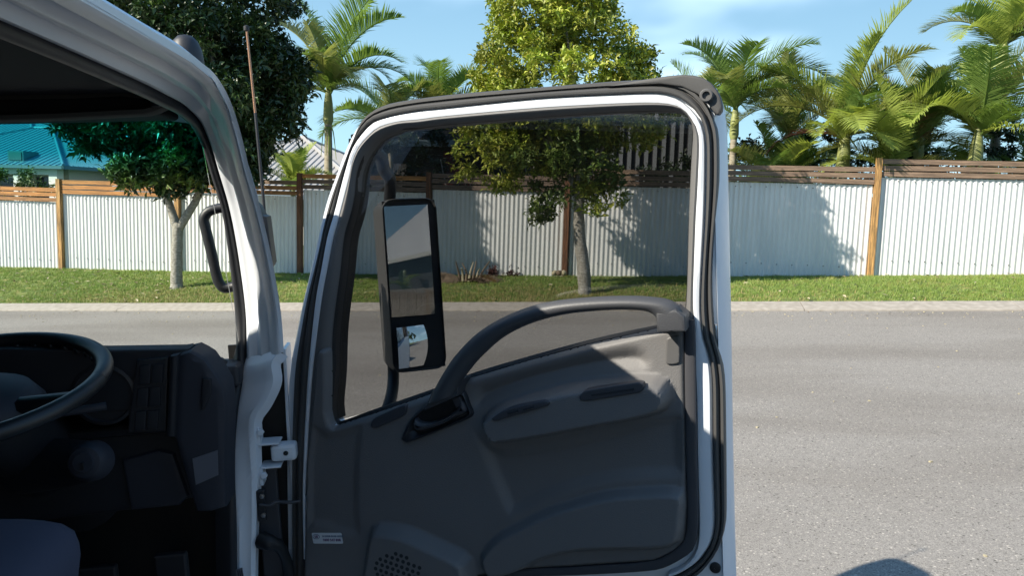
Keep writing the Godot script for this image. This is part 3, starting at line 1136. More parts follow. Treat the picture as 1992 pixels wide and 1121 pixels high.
# ---------- planting ----------
func street_trees() -> void:
	var b := st(-7.68, -0.03, 11.0)
	var o := thing("tree", "dense dark green street tree on the verge, seen past the truck's pillar", "tree", b)
	var d := func(s: float, y: float, t: float) -> Vector3: return st(s, y, t) - b
	part("trunk", limb([d.call(-7.68, -0.12, 11), d.call(-7.68, 0.3, 11), d.call(-7.66, 0.75, 11), d.call(-7.63, 1.12, 11)], 0.095, 0.078, 12), M.bark, o)
	var f := Soup.new()
	f.lathe([[0.17, -0.10], [0.13, 0.02], [0.10, 0.12], [0.085, 0.2]], 12)
	part("root_flare", f.mesh(60), M.bark, o)
	part("branch", limb([d.call(-7.65, 1.0, 11), d.call(-7.80, 1.45, 11), d.call(-7.95, 2.0, 10.9), d.call(-7.9, 3.2, 10.8)], 0.07, 0.03), M.bark, o)
	part("branch", limb([d.call(-7.63, 1.0, 11), d.call(-7.42, 1.32, 11), d.call(-7.3, 1.6, 11.1), d.call(-7.0, 2.8, 11.1), d.call(-7.1, 4.4, 11.0)], 0.065, 0.03), M.bark, o)
	part("branch", limb([d.call(-7.34, 1.5, 11), d.call(-6.9, 1.95, 10.9), d.call(-6.4, 2.4, 10.8)], 0.04, 0.015), M.bark, o)
	part("branch", limb([d.call(-7.86, 1.7, 11), d.call(-8.3, 2.1, 10.8), d.call(-8.9, 2.35, 10.7)], 0.04, 0.012), M.bark, o)
	crown(o, [
		[d.call(-6.98, 3.2, 11), Vector3(1.36, 1.22, 1.25), 2070, "leaf_dark"], [d.call(-7.3, 4.5, 11), Vector3(1.6, 1.0, 1.3), 1426, "leaf_dark"],
		[d.call(-8.35, 2.50, 10.8), Vector3(1.0, 0.55, 0.8), 690, "leaf_dark"], [d.call(-6.60, 2.15, 10.9), Vector3(0.50, 0.40, 0.5), 345, "leaf_dark"],
		[d.call(-7.55, 2.2, 10.9), Vector3(0.8, 0.5, 0.8), 482, "leaf_dark"], [d.call(-6.12, 3.1, 11.1), Vector3(0.50, 0.70, 0.65), 459, "leaf_dark"],
		[d.call(-8.3, 4.0, 10.6), Vector3(0.9, 0.9, 0.8), 368, "leaf_mid"], [d.call(-7.6, 1.95, 10.5), Vector3(0.7, 0.35, 0.4), 138, "leaf_mid"], [d.call(-7.55, 1.8, 10.75), Vector3(0.65, 0.28, 0.45), 170, "leaf_dark"]], leaf_a, 0.20, 1.08, 1.0)
	b = st(-1.08, 0.31, 10.6)
	o = thing("tree", "lime green bushy street tree rising behind the open truck door", "tree", b)
	part("trunk", limb([Vector3(0, -0.1, 0), st(-1.12, 0.7, 10.6) - b, st(-1.2, 1.2, 10.6) - b, st(-1.22, 1.8, 10.6) - b], 0.098, 0.07, 12), M.bark, o)
	for q in [[-1.9, 2.6, 10.5], [-0.7, 2.9, 10.7], [-1.5, 4.0, 10.6], [-2.4, 3.4, 10.4], [-1.2, 3.6, 11.1]]:
		part("branch", limb([st(-1.22, 1.7, 10.6) - b, (st(q[0], q[1], q[2]) + st(-1.22, 1.7, 10.6)) * 0.5 + Vector3(0.05, 0.12, 0) - b, st(q[0], q[1], q[2]) - b], 0.045, 0.012), M.bark, o)
	crown(o, [
		[st(-1.50, 3.35, 10.6) - b, Vector3(1.22, 0.95, 1.05), 1747, "leaf_lime"], [st(-1.65, 4.25, 10.6) - b, Vector3(0.85, 0.65, 0.8), 758, "leaf_lime"],
		[st(-0.62, 2.85, 10.7) - b, Vector3(0.62, 0.5, 0.7), 436, "leaf_lime"], [st(-2.35, 2.75, 10.5) - b, Vector3(0.62, 0.6, 0.7), 436, "leaf_lime"],
		[st(-1.85, 2.50, 10.6) - b, Vector3(0.80, 0.45, 0.8), 400, "leaf_mid"], [st(-2.25, 2.15, 10.4) - b, Vector3(0.60, 0.38, 0.5), 230, "leaf_lime"],
		[st(-1.15, 2.10, 10.7) - b, Vector3(0.55, 0.40, 0.55), 210, "leaf_mid"], [st(-1.62, 1.60, 10.5) - b, Vector3(0.26, 0.26, 0.3), 80, "leaf_mid"],
		[st(-0.95, 1.72, 10.5) - b, Vector3(0.25, 0.2, 0.25), 60, "leaf_lime"]], leaf_b, 0.19, 1.05, 1.0)

func palm_parts(o: Node3D, height: float, r: float, fronds: Array, mats: Array, droop_skirt := 0) -> void:
	var p := Soup.new()
	var path := PackedVector3Array()
	var rad := []
	for i in 30:
		var u := i / 29.0
		path.append(Vector3(0.05 * sin(u * 2.0), u * (height - r * 9) - 0.15 * (1 - u), 0))
		rad.append(r * (1.25 - 0.35 * u) * (1.0 + 0.05 * (i % 2)))
	p.tube(path, rad, 10)
	part("trunk", p.mesh(50), M.palm_trunk, o)
	var sh := Soup.new()
	var top: Vector3 = path[29]
	sh.lathe([[r * 0.95, -0.02], [r * 1.35, 0.06], [r * 1.15, r * 5], [r * 0.6, r * 9], [r * 0.15, r * 11]], 12, Transform3D(Basis.IDENTITY, top))
	part("crownshaft", sh.mesh(50), M.crownshaft, o)
	var head := top + Vector3(0, r * 8.0, 0)
	for q in fronds:
		var a := deg_to_rad(q[1])
		var x := E * cos(a) - N * sin(a)
		var y := Vector3.UP
		var bas := Basis(x, y, x.cross(y)) * Basis(Vector3.RIGHT, rng.randf_range(-0.25, 0.25)) * Basis.from_scale(Vector3.ONE * q[2])
		var fr := part("frond", frond_mesh[q[0] * 2 + rng.randi_range(0, 1)], M[q[3] if q.size() > 3 else mats[rng.randi_range(0, mats.size() - 1)]], o)
		fr.transform = Transform3D(bas, head + Vector3(0, rng.randf_range(-0.5, 0.3) * r * 4, 0))

func auto_fronds(n: int, length: float, kinds: Array, a0 := 0.0) -> Array:
	var r := []
	for i in n:
		r.append([kinds[i * kinds.size() / n], a0 + i * 137.5 + rng.randf_range(-14, 14), length * rng.randf_range(0.85, 1.12)])
	return r

func palm(label: String, s: float, t: float, head_y: float, r: float, fronds: Array, mats: Array) -> void:
	var base := fence_y(s) - 0.05
	var o := thing("palm_tree", label, "palm tree", st(s, base, t), "palms behind the fence")
	palm_parts(o, head_y - base, r, fronds, mats)

func palms() -> void:
	var g := ["frond_green", "frond_green", "frond_olive"]
	var l := ["frond_light", "frond_light", "frond_green", "frond_olive"]
	palm("tall palm with a ringed pale trunk between the dark tree and the truck door", -6.98, 15, 3.8, 0.08,
		[[1, 178, 2.5, "frond_olive"], [0, 172, 2.2], [0, 12, 2.3], [1, 4, 2.2], [2, 10, 2.1], [3, -8, 2.0], [4, 188, 1.75], [3, 170, 1.7], [2, 95, 1.6], [2, 60, 1.65], [2, 265, 1.6], [4, 20, 1.5], [5, 215, 1.7], [5, -30, 1.6], [4, 150, 1.6, "frond_light"], [0, 100, 1.5], [3, 130, 1.6], [3, 45, 1.6]], g)
	palm("slimmer palm partly hidden just right of the tall ringed palm", -6.45, 17.2, 3.3, 0.06, auto_fronds(12, 1.9, [1, 2, 3, 4], 20), g)
	palm("palm with only its crown showing above the left half of the truck door", -5.45, 18, 3.75, 0.06, auto_fronds(12, 1.75, [1, 2, 3, 3], 70), g)
	palm("low young palm before the grey roofed house, left of the door", -7.35, 14.2, 1.75, 0.05, auto_fronds(9, 1.05, [0, 1, 2, 3], 40), l)
	palm("palm right beside the top corner of the truck door", 0.95, 13.6, 3.3, 0.06,
		[[1, 8, 1.75], [2, -12, 1.75], [1, 150, 1.5], [0, 190, 1.3], [2, 100, 1.3], [3, 200, 1.2], [3, 30, 1.2], [4, 260, 1.2], [2, 280, 1.3]] + auto_fronds(4, 1.5, [1, 2, 3], 66), g)
	palm("low palm with upright fronds standing second from the door", 1.72, 13.8, 1.85, 0.055, auto_fronds(15, 1.35, [0, 1, 1, 2, 3], 15), l)
	palm("palm with a brown trunk and spreading crown, left of the bare fence post", 2.66, 13.4, 2.93, 0.085,
		[[1, 172, 1.95], [0, 20, 2.1], [1, 40, 1.8, "frond_olive"], [3, 178, 1.95], [2, 190, 1.8], [2, 8, 1.6, "frond_olive"], [3, -10, 1.4, "frond_brown"], [4, 185, 1.3, "frond_red"], [4, 10, 1.2], [2, 95, 1.4], [1, 270, 1.6], [3, 120, 1.2], [4, 60, 1.2, "frond_light"]] + auto_fronds(4, 1.6, [0, 1, 2, 3], 40), l)
	palm("short palm with broad yellow green fronds right behind the bare fence post", 3.36, 13.2, 2.3, 0.06,
		[[0, 160, 1.55], [0, 20, 1.6], [1, 175, 1.4], [1, 5, 1.5], [2, 190, 1.3], [2, -5, 1.3], [1, 90, 1.2], [3, 10, 1.2], [3, 170, 1.2], [0, 250, 1.3]] + auto_fronds(3, 1.5, [0, 1, 2], 10), l)
	palm("palm with a smooth cream trunk and full round crown near the right", 4.6, 13.4, 2.95, 0.085, auto_fronds(17, 1.65, [0, 1, 1, 2, 2, 3, 3, 4], 10), l)
	palm("tallest palm with hanging flower stalks at the far right", 5.62, 15.5, 4.7, 0.08, auto_fronds(14, 1.6, [1, 1, 2, 2, 3, 4], 55), ["frond_green", "frond_light", "frond_olive"])
	palm("low bushy palm cut off by the right end of the view", 5.75, 14.3, 2.15, 0.06, auto_fronds(10, 1.3, [0, 1, 2, 3, 4], 33), ["frond_green", "frond_dark"])
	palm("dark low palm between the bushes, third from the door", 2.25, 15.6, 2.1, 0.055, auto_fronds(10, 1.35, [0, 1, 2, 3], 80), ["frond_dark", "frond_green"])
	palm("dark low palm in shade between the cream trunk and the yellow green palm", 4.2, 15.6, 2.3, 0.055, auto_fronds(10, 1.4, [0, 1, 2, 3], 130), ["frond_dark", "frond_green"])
	palm("slender palm just behind the corner of the truck door, its fronds against the sky", 0.45, 15.4, 3.3, 0.05, auto_fronds(9, 1.35, [0, 1, 2, 3], 25), g)
	palm("palm with drooping brownish outer fronds between the brown trunk and the cream trunk", 3.9, 14.7, 2.75, 0.06, auto_fronds(11, 1.5, [0, 1, 1, 2, 3, 4], 62), ["frond_olive", "frond_green", "frond_brown"])
	palm("palm filling the gap behind the two palms left of the bare fence post", 2.0, 14.9, 3.0, 0.06, auto_fronds(9, 1.45, [0, 1, 1, 2, 3], 95), g)
	palm("olive palm rising between the yellow green palm and the cream trunk", 4.0, 14.2, 3.05, 0.06, auto_fronds(9, 1.45, [0, 1, 1, 2, 3], 48), ["frond_olive", "frond_light", "frond_green"])
	# flower stalks
	for q in [[5.6, 15.4, 4.35, "frond_brown"], [-6.9, 14.9, 3.0, "frond_light"]]:
		var o := thing("flower_stalk", "orange branched palm flower stalk hanging at the far right" if q[0] > 0 else "yellow branched palm flower stalk hanging beside the ringed trunk", "flower stalk", st(q[0], q[2], q[1]))
		for k in 9:
			var a := rng.randf() * TAU
			part("stalk", limb([Vector3.ZERO, Vector3(cos(a) * 0.12, -0.05, sin(a) * 0.12), Vector3(cos(a) * 0.2, -0.5 - 0.2 * rng.randf(), sin(a) * 0.2)], 0.012, 0.006, 5), M[q[3]], o)

func shrubs() -> void:
	var rows := [
		[-13.1, 13.4, 2.0, 0.75, 0.5, "leaf_mid", "yellow green shrub rising over the fence at the far left"],
		[-14.2, 13.6, 1.7, 0.8, 0.4, "leaf_mid", "pale green shrub just over the fence, leftmost in view"],
		[-5.15, 14.2, 2.85, 0.7, 0.95, "leaf_hedge", "tall dark bush behind the fence, seen through the glass just above the mirror"],
		[-4.0, 14.3, 3.05, 0.9, 1.2, "leaf_hedge", "tall dark bush behind the fence, seen through the glass left of the lime tree"],
		[-2.7, 14.4, 3.1, 0.9, 1.2, "leaf_hedge", "tall dark bush behind the fence, hidden half by the lime tree's left side"],
		[-1.3, 14.2, 2.75, 1.0, 1.1, "leaf_hedge", "dark bush behind the fence straight behind the lime tree"],
		[0.3, 14.6, 2.68, 0.9, 0.9, "leaf_hedge", "dark bush behind the fence at the right end of the door glass"],
		[1.7, 15.0, 3.0, 0.9, 1.0, "leaf_hedge", "dark bush under the palms right of the truck door"],
		[2.6, 15.6, 3.15, 0.9, 1.1, "leaf_hedge", "dark bush under the brown trunked palm"],
		[3.9, 15.6, 3.2, 1.0, 1.1, "leaf_hedge", "dark bush under the yellow green palm"],
		[5.1, 15.4, 3.3, 0.9, 1.1, "leaf_hedge", "dark bush behind the cream trunked palm"],
		[6.3, 15.2, 3.3, 0.9, 1.1, "leaf_hedge", "dark bush at the right end of the view"],
		[4.25, 13.4, 2.42, 0.35, 0.22, "leaf_red", "small red leaved shrub just over the fence, left of the cream trunk"]]
	for r in rows:
		var y0 := fence_y(r[0])
		var o := thing("shrub", r[6], "shrub", st(r[0], y0, r[1]), "shrubs behind the fence")
		for k in 4:
			part("stem", limb([Vector3(0, -0.1, 0), Vector3(rng.randf_range(-0.2, 0.2), 0.6, rng.randf_range(-0.2, 0.2)), Vector3(rng.randf_range(-0.4, 0.4) * r[3], (r[2] - y0) * 0.75, rng.randf_range(-0.3, 0.3))], 0.025, 0.01, 6), M.bark, o)
		var hh: float = r[4]
		crown(o, [[Vector3(0, r[2] - y0 - hh, 0), Vector3(r[3], hh, 0.6), int(420 * r[3] * hh) + 40, r[5]]], leaf_b, 0.16, 1.1, 1.0, "foliage")

func small_things() -> void:
	var at := st(-3.05, ground_y(-3.05, 11.6), 11.6)
	var o := thing("dead_frond_heap", "brown heap of dry palm fronds lying on the grass before the fence", "garden waste", at)
	for k in 9:
		var fr := part("dead_frond", frond_mesh[8 + k % 2], M.dead_leaf if k % 3 else M.frond_brown, o)
		var a := -0.5 + k * 0.13 + (PI if k % 4 == 0 else 0.0)
		fr.transform = Transform3D(Basis(E * cos(a) + N * sin(a), Vector3.UP, (E * cos(a) + N * sin(a)).cross(Vector3.UP)) * Basis(Vector3.RIGHT, rng.randf_range(-1.2, 1.2)) * Basis.from_scale(Vector3(0.55, 0.5, 0.5)), Vector3(rng.randf_range(-0.2, 0.15), 0.01, rng.randf_range(-0.08, 0.08)))
	for k in 7:
		var a := rng.randf() * TAU
		part("sheath", limb([Vector3(-0.1 + 0.05 * k, 0.0, 0.02 * k), Vector3(-0.12 + 0.06 * k, 0.14, 0), Vector3(-0.12 + 0.07 * k + cos(a) * 0.1, 0.2 + 0.12 * rng.randf(), sin(a) * 0.1)], 0.022, 0.008, 6), M.pale_leaf if k % 2 else M.dead_leaf, o)
	o = thing("dry_frond_boot", "small pale curled palm husk on the grass at the foot of the fence", "palm husk", st(-1.68, ground_y(-1.68, 12.2), 12.2))
	for k in 3:
		var p := Soup.new()
		p.lathe([[0.005, -0.03], [0.045, 0.0], [0.05, 0.03], [0.03, 0.055], [0.004, 0.06]], 8, Transform3D(Basis.from_euler(Vector3(0.6 * k, k, 0.7)), Vector3(-0.06 + 0.06 * k, 0.05 + 0.01 * k, 0.02 * k)))
		part("husk", p.mesh(50), M.pale_leaf if k != 1 else M.dead_leaf, o)
	o = thing("weed", "dark weed growing along the foot of the fence, seen through the glass", "weed", st(-2.45, ground_y(-2.45, 12.35), 12.35))
	crown(o, [[Vector3(0, 0.06, 0), Vector3(0.35, 0.09, 0.08), 26, "leaf_red"]], leaf_b, 0.08, 0.8, 0.8, "foliage")
	o = thing("bird_splash", "white bird splash on the asphalt near the bottom, right of the door", "stain", st(0.72, road_y(0.72, 2.75) + 0.003, 2.75))
	for k in 3:
		var p := Soup.new()
		p.lathe([[0.0, 0.002], [0.012, 0.002], [0.014, 0.0]], 9, Transform3D(Basis.from_scale(Vector3(1.2, 1, 0.6)), Vector3(-0.02 + 0.02 * k, 0.0, 0.006 * (k % 2))))
		part("splash", p.mesh(50), M.white_trim, o)

# ---------- the truck; local axes: x to its right, y up, z backwards ----------
func band3(o: PackedVector3Array, i: PackedVector3Array, profile: Array, sign_ := 1.0) -> Soup:
	var p := Soup.new()
	var nor := PackedVector3Array()
	for k in o.size():
		var tan_ := (o[mini(k + 1, o.size() - 1)] - o[maxi(k - 1, 0)]).normalized()
		nor.append(tan_.cross((i[k] - o[k]).normalized()).normalized() * sign_)
	var rows := []
	for r in profile:
		var row := PackedVector3Array()
		for k in o.size():
			row.append(o[k].lerp(i[k], r[0]) + nor[k] * r[1])
		rows.append(row)
	p.grid(rows)
	return p

func slab(called: String, pts: Array, z0: float, z1: float, m: Material, bev := 0.0, parent: Node3D = null) -> MeshInstance3D:
	var p := Soup.new()
	p.prism(mm(pts), z0, z1, bev)
	return part(called, p.mesh(40), m, parent if parent else truck)

func bx(called: String, x0: float, x1: float, y0: float, y1: float, z0: float, z1: float, m: Material, r := 0.0, parent: Node3D = null) -> MeshInstance3D:
	return part(called, box_mesh(Vector3(x0 + x1, y0 + y1, z0 + z1) / 2, Vector3(x1 - x0, y1 - y0, z1 - z0), r), m, parent if parent else truck)

func build_truck() -> void:
	truck = thing("truck", "white truck with its driver's door swung wide open, seen from beside the cab", "truck")
	truck.transform = Transform3D(Basis(Vector3(0.98826, 0.06363, -0.13889), Vector3(-0.06155, 0.99792, 0.01925), Vector3(0.13983, -0.01047, 0.99012)).orthonormalized(), Vector3.ZERO)
	var edge_out := spline_u(mm3([-200, 1800, 420, -200, 1798, -200, -200, 1796, -600, -200, 1797, -845, -200, 1799, -1040, -200, 1799, -1278, -200, 1788, -1392, -200, 1756, -1472, -200, 1711, -1528, -200, 1646, -1584, -200, 1586, -1650, -200, 1421, -1782, -200, 1309, -1832, -202, 1229, -1846]), 7)
	var edge_in := spline_u(mm3([-300, 1786, 420, -300, 1784, -200, -300, 1783, -650, -300, 1781, -940, -300, 1778, -1180, -300, 1772, -1424, -300, 1763, -1585, -300, 1740, -1688, -300, 1700, -1748, -300, 1640, -1808, -300, 1575, -1866, -300, 1428, -1926, -300, 1300, -1942, -304, 1195, -1925]), 7)
	var strip_in := spline_u(mm3([-318, 1783, 420, -318, 1781, -200, -317, 1780, -660, -316, 1778, -955, -316, 1773, -1200, -316, 1764, -1455, -316, 1752, -1612, -316, 1727, -1703, -316, 1686, -1762, -316, 1626, -1822, -316, 1560, -1876, -318, 1420, -1936, -319, 1295, -1950, -322, 1192, -1915]), 7)
	part("door_jamb", band3(edge_out, edge_in, [[0.0, -0.006], [0.04, 0.005], [0.10, 0.008], [0.22, 0.007], [0.29, -0.003], [0.37, -0.005], [0.44, -0.001], [0.50, 0.004], [0.56, 0.003], [0.62, -0.003], [0.69, -0.004], [0.76, 0.002], [0.82, 0.007], [0.90, 0.005], [0.96, -0.002], [1.0, -0.006]], -1.0).mesh(35), M.paint, truck)
	part("weatherstrip", band3(edge_in, strip_in, [[-0.25, -0.02], [-0.15, 0.004], [0.2, 0.012], [0.6, 0.013], [1.0, 0.008], [1.3, -0.02]], -1.0).mesh(60), M.trim_dark, truck)
	# outer skin of roof edge and pillar
	var skin := PackedVector3Array()
	for q in edge_out:
		skin.append(q + Vector3(-0.05, 0.035 if q.z > -1.4 else 0.02, 0.0 if q.z > -1.4 else -0.10))
	part("pillar_skin", band3(edge_out, skin, [[0.0, -0.004], [0.3, 0.006], [1.0, 0.0]]).mesh(50), M.paint, truck)
	var roof := Soup.new()
	var rows := []
	for r in [[0.6, 0.0, 0.0], [-0.4, 0.0, 0.0], [-1.25, 0.0, 0.0], [-1.38, -0.008, -0.004], [-1.47, -0.040, -0.014], [-1.56, -0.095, -0.03], [-1.64, -0.155, -0.06], [-1.70, -0.21, -0.10]]:
		var row := PackedVector3Array()
		for c in [[-0.202, 1.795], [-0.225, 1.818], [-0.30, 1.842], [-0.45, 1.866], [-1.08, 1.89], [-1.70, 1.866], [-1.88, 1.842], [-1.93, 1.815], [-1.95, 1.79]]:
			row.append(Vector3(c[0], c[1] + (r[1] if c[1] < 1.83 and c[0] > -1 else r[2]), r[0]))
		rows.append(row)
	roof.grid(rows)
	var roof_part := part("roof", roof.mesh(50), M.paint, truck)
	# roof marker on the front corner
	var dome := Soup.new()
	dome.lathe([[0.030, -0.05], [0.029, 0.0], [0.027, 0.018], [0.021, 0.034], [0.012, 0.043], [0.0005, 0.046]], 24, Transform3D(Basis.IDENTITY, Vector3(-0.272, 1.838, -1.5)))
	part("roof_marker", dome.mesh(60), M.trim_dark, truck)
	# shell
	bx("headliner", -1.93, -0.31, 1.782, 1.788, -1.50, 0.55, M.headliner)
	bx("header", -1.90, -0.335, 1.748, 1.782, -1.66, -1.50, M.headliner, 0.008)
	bx("cargo_box", -2.10, -0.16, 0.95, 2.9, 1.1, 5.4, M.paint, 0.03)
	bx("chassis", -1.6, -0.7, 0.55, 0.90, -1.2, 5.2, M.black)
	bx("rear_wall", -1.95, -0.20, 0.45, 1.80, 0.55, 0.60, M.paint)
	bx("rear_liner", -1.93, -0.24, 0.80, 1.78, 0.53, 0.548, M.headliner)
	bx("side_wall", -1.955, -1.93, 0.45, 1.80, -1.95, 0.60, M.paint)
	bx("side_liner", -1.928, -1.91, 0.80, 1.78, -1.60, 0.53, M.headliner)
	bx("rear_pillar", -0.26, -0.202, 0.45, 1.79, 0.36, 0.60, M.paint, 0.01)
	bx("sill", -0.34, -0.215, 0.45, 0.66, -1.88, 0.60, M.paint, 0.01)
	bx("floor", -1.93, -0.34, 0.60, 0.64, -1.95, 0.55, M.headliner)
	bx("front_panel", -1.93, -0.23, 0.42, 1.17, -2.02, -1.98, M.paint, 0.015)
	bx("front_liner", -1.91, -0.33, 0.62, 1.15, -1.97, -1.95, M.black)
	bx("left_pillar", -1.95, -1.88, 1.15, 1.78, -1.92, -1.60, M.paint, 0.02)
	# lower jamb, cavity behind it and corner panel
	var jo := spline_u(mm3([-202, 1231, -1846, -219, 1211, -1838, -218, 1165, -1832, -240, 1118, -1830, -267, 1080, -1830, -271, 1020, -1830, -272, 950, -1830, -283, 829, -1830, -296, 692, -1830, -303, 600, -1830]), 5)
	var ji := spline_u(mm3([-304, 1200, -1928, -306, 1180, -1915, -310, 1140, -1895, -316, 1105, -1880, -321, 1065, -1868, -327, 1010, -1852, -331, 955, -1842, -334, 839, -1830, -343, 697, -1830, -348, 600, -1830]), 5)
	var jd := spline_u(mm3([-322, 1197, -1918, -324, 1180, -1903, -328, 1140, -1882, -334, 1105, -1866, -338, 1065, -1852, -341, 1010, -1837, -342, 955, -1827, -347, 847, -1815, -357, 706, -1815, -362, 600, -1815]), 5)
	part("lower_jamb", band3(jo, ji, [[0.0, -0.02], [0.06, 0.002], [0.25, 0.008], [0.5, 0.004], [0.8, 0.008], [0.95, 0.004], [1.0, -0.01]], -1.0).mesh(40), M.paint, truck)
	part("sill_strip", band3(ji, jd, [[-0.3, -0.015], [0.0, 0.006], [0.5, 0.010], [1.0, 0.004], [1.6, -0.03]], -1.0).mesh(60), M.trim_dark, truck)
	bx("cavity", -0.345, -0.218, 0.55, 1.235, -1.955, -1.945, M.black)
	bx("cavity_wall", -0.292, -0.242, 0.55, 0.945, -1.90, -1.885, M.trim_grey, 0.004)
	slab("corner_panel", [-217, 560, -208, 560, -199, 700, -203, 847, -205, 1041, -202, 1226, -209, 1228, -214, 1041, -214, 847], -1.98, -1.90, M.paint, 0.003)
	bx("scuttle", -1.90, -0.305, 1.150, 1.202, -1.96, -1.86, M.trim_grey, 0.01)
	# hinge, bolts, check strap, cable boot
	var h := group_node("hinge", truck)
	bx("hinge_arm", -0.246, -0.186, 0.964, 1.006, -1.885, -1.845, M.paint, 0.009, h)
	bx("bracket", -0.274, -0.264, 1.014, 1.055, -1.875, -1.835, M.paint, 0.003, h)
	bx("bracket", -0.270, -0.222, 1.010, 1.0155, -1.885, -1.835, M.paint, 0.002, h)
	bx("bracket", -0.274, -0.264, 0.912, 0.956, -1.875, -1.835, M.paint, 0.003, h)
	bx("bracket", -0.270, -0.222, 0.953, 0.9585, -1.885, -1.835, M.paint, 0.002, h)
	var back := Basis(Vector3.RIGHT, PI / 2)
	for q in [[-0.262, 1.044, "bolt", 0.0085], [-0.262, 0.938, "bolt", 0.0085], [-0.210, 0.985, "pin_hole", 0.0058]]:
		var p := Soup.new()
		p.lathe([[q[3] * 0.98, 0.0], [q[3], 0.008], [q[3] * 0.8, 0.0098], [0.0003, 0.010]], 6 if q[2] == "bolt" else 16, Transform3D(back, Vector3(q[0], q[1], -1.852 if q[2] == "pin_hole" else -1.838)))
		part(q[2], p.mesh(30), M.paint if q[2] == "bolt" else M.black, h)
	var c := group_node("check_strap", truck)
	bx("strap_plate", -0.282, -0.262, 0.828, 0.905, -1.84, -1.825, M.trim_dark, 0.003, c)
	part("strap", tube_mesh(spline(mm3([-275, 872, -1822, -250, 868, -1822, -238, 874, -1826, -205, 862, -1845, -185, 862, -1850]), 14), [0.004]), M.trim_grey, c)
	for y in [0.892, 0.845]:
		var p := Soup.new()
		p.lathe([[0.006, 0], [0.006, 0.006], [0.0003, 0.007]], 6, Transform3D(back, Vector3(-0.268, y, -1.826)))
		part("bolt", p.mesh(30), M.steel, c)
	part("cable_boot", tube_mesh(spline(mm3([-277, 778, -1835, -262, 776, -1825, -240, 760, -1835, -228, 700, -1860, -224, 600, -1870]), 20), [0.022, 0.019, 0.020, 0.015, 0.016, 0.013, 0.014, 0.013]), M.black, truck)
	var sl := slab("maker_label", [-327, 742, -313, 745, -311, 712, -325, 709], -1.771, -1.768, M.sticker_low)
	for k in 3:
		slab("print", [-324 + k * 4, 740, -322 + k * 4, 740, -320 + k * 4, 716, -322 + k * 4, 716], -1.768, -1.7674, M.ink_black, 0.0, sl)

	# windscreen with shade band
	var ws := Soup.new()
	var q0 := Vector3(-1.90, 1.18, -1.945)
	var q1 := Vector3(-0.312, 1.18, -1.945)
	var q2 := Vector3(-0.312, 1.775, -1.70)
	var q3 := Vector3(-1.90, 1.775, -1.70)
	bx("pod_body", -0.40, -0.345, 0.995, 1.20, -1.80, -1.57, M.dash, 0.01)
	var th := (q1 - q0).cross(q3 - q0).normalized() * 0.005
	var uvq := [Vector2(0, 1), Vector2(1, 1), Vector2(1, 0), Vector2(0, 0)]
	ws.quad_uv([q0 + th, q1 + th, q2 + th, q3 + th], uvq)
	ws.quad_uv([q1, q0, q3, q2], [uvq[1], uvq[0], uvq[3], uvq[2]])
	ws.quad_uv([q0, q1, q1 + th, q0 + th], [uvq[0], uvq[1], uvq[1], uvq[0]])
	ws.quad_uv([q3 + th, q2 + th, q2, q3], [uvq[3], uvq[2], uvq[2], uvq[3]])
	ws.quad_uv([q1, q2, q2 + th, q1 + th], [uvq[1], uvq[2], uvq[2], uvq[1]])
	ws.quad_uv([q0 + th, q3 + th, q3, q0], [uvq[0], uvq[3], uvq[3], uvq[0]])
	part("windscreen", ws.mesh(10), M.windscreen, truck)
	# wiper, whip aerial, pillar handle and small mirror back outside the glass
	part("wiper", tube_mesh(spline(mm3([-900, 1228, -2.0 * 1000, -837, 1240, -2000, -818, 1246, -2000, -743, 1238, -2000, -640, 1232, -2000]), 12), [0.006]), M.trim_dark, truck)
	part("aerial", tube_mesh(mm3([-264, 2001, -2050, -258, 1800, -2050]), [0.0027, 0.0031]), M.copper, truck)
	part("aerial", tube_mesh(mm3([-258, 1800, -2050, -254, 1596, -2050, -251, 1300, -2040]), [0.0034, 0.0038]), M.trim_dark, truck)
	var kn := Soup.new()
	kn.lathe([[0.003, -0.006], [0.007, -0.004], [0.007, 0.006], [0.0005, 0.009]], 12, Transform3D(Basis.IDENTITY, Vector3(-0.264, 2.003, -2.05)))
	part("aerial_tip", kn.mesh(50), M.black, truck)
	part("pillar_handle", tube_mesh(spline(mm3([-290, 1568, -1985, -336, 1569, -2000, -374, 1562, -2000, -389, 1545, -2000, -388, 1525, -2000, -378, 1458, -2000, -369, 1393, -2000, -357, 1371, -2000, -335, 1372, -2000, -290, 1380, -1985]), 50), [0.0125], 12), M.trim_dark, truck)
	slab("handle_mount", [-262, 1590, -243, 1572, -234, 1549, -225, 1545, -219, 1433, -227, 1421, -250, 1424], -1.97, -1.91, M.trim_dark, 0.006)

	# ---- cab interior ----
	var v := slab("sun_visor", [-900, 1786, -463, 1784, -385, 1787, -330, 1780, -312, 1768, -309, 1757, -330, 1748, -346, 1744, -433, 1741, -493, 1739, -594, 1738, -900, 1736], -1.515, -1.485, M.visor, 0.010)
	bx("visor_clip", -0.335, -0.318, 1.757, 1.772, -1.52, -1.48, M.trim_dark, 0.004, v)
	var d := group_node("dashboard", truck)
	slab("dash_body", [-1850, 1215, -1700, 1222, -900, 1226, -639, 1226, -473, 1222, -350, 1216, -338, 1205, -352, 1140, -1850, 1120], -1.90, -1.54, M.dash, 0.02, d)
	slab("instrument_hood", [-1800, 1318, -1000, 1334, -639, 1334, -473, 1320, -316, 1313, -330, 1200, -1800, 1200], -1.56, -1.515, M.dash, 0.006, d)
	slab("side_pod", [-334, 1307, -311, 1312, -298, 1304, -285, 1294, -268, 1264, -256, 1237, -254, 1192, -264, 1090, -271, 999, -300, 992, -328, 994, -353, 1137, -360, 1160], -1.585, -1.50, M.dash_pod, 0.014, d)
	slab("pod_edge", [-345, 1306, -330, 1308, -350, 1150, -366, 1150], -1.60, -1.492, M.dash, 0.006, d)
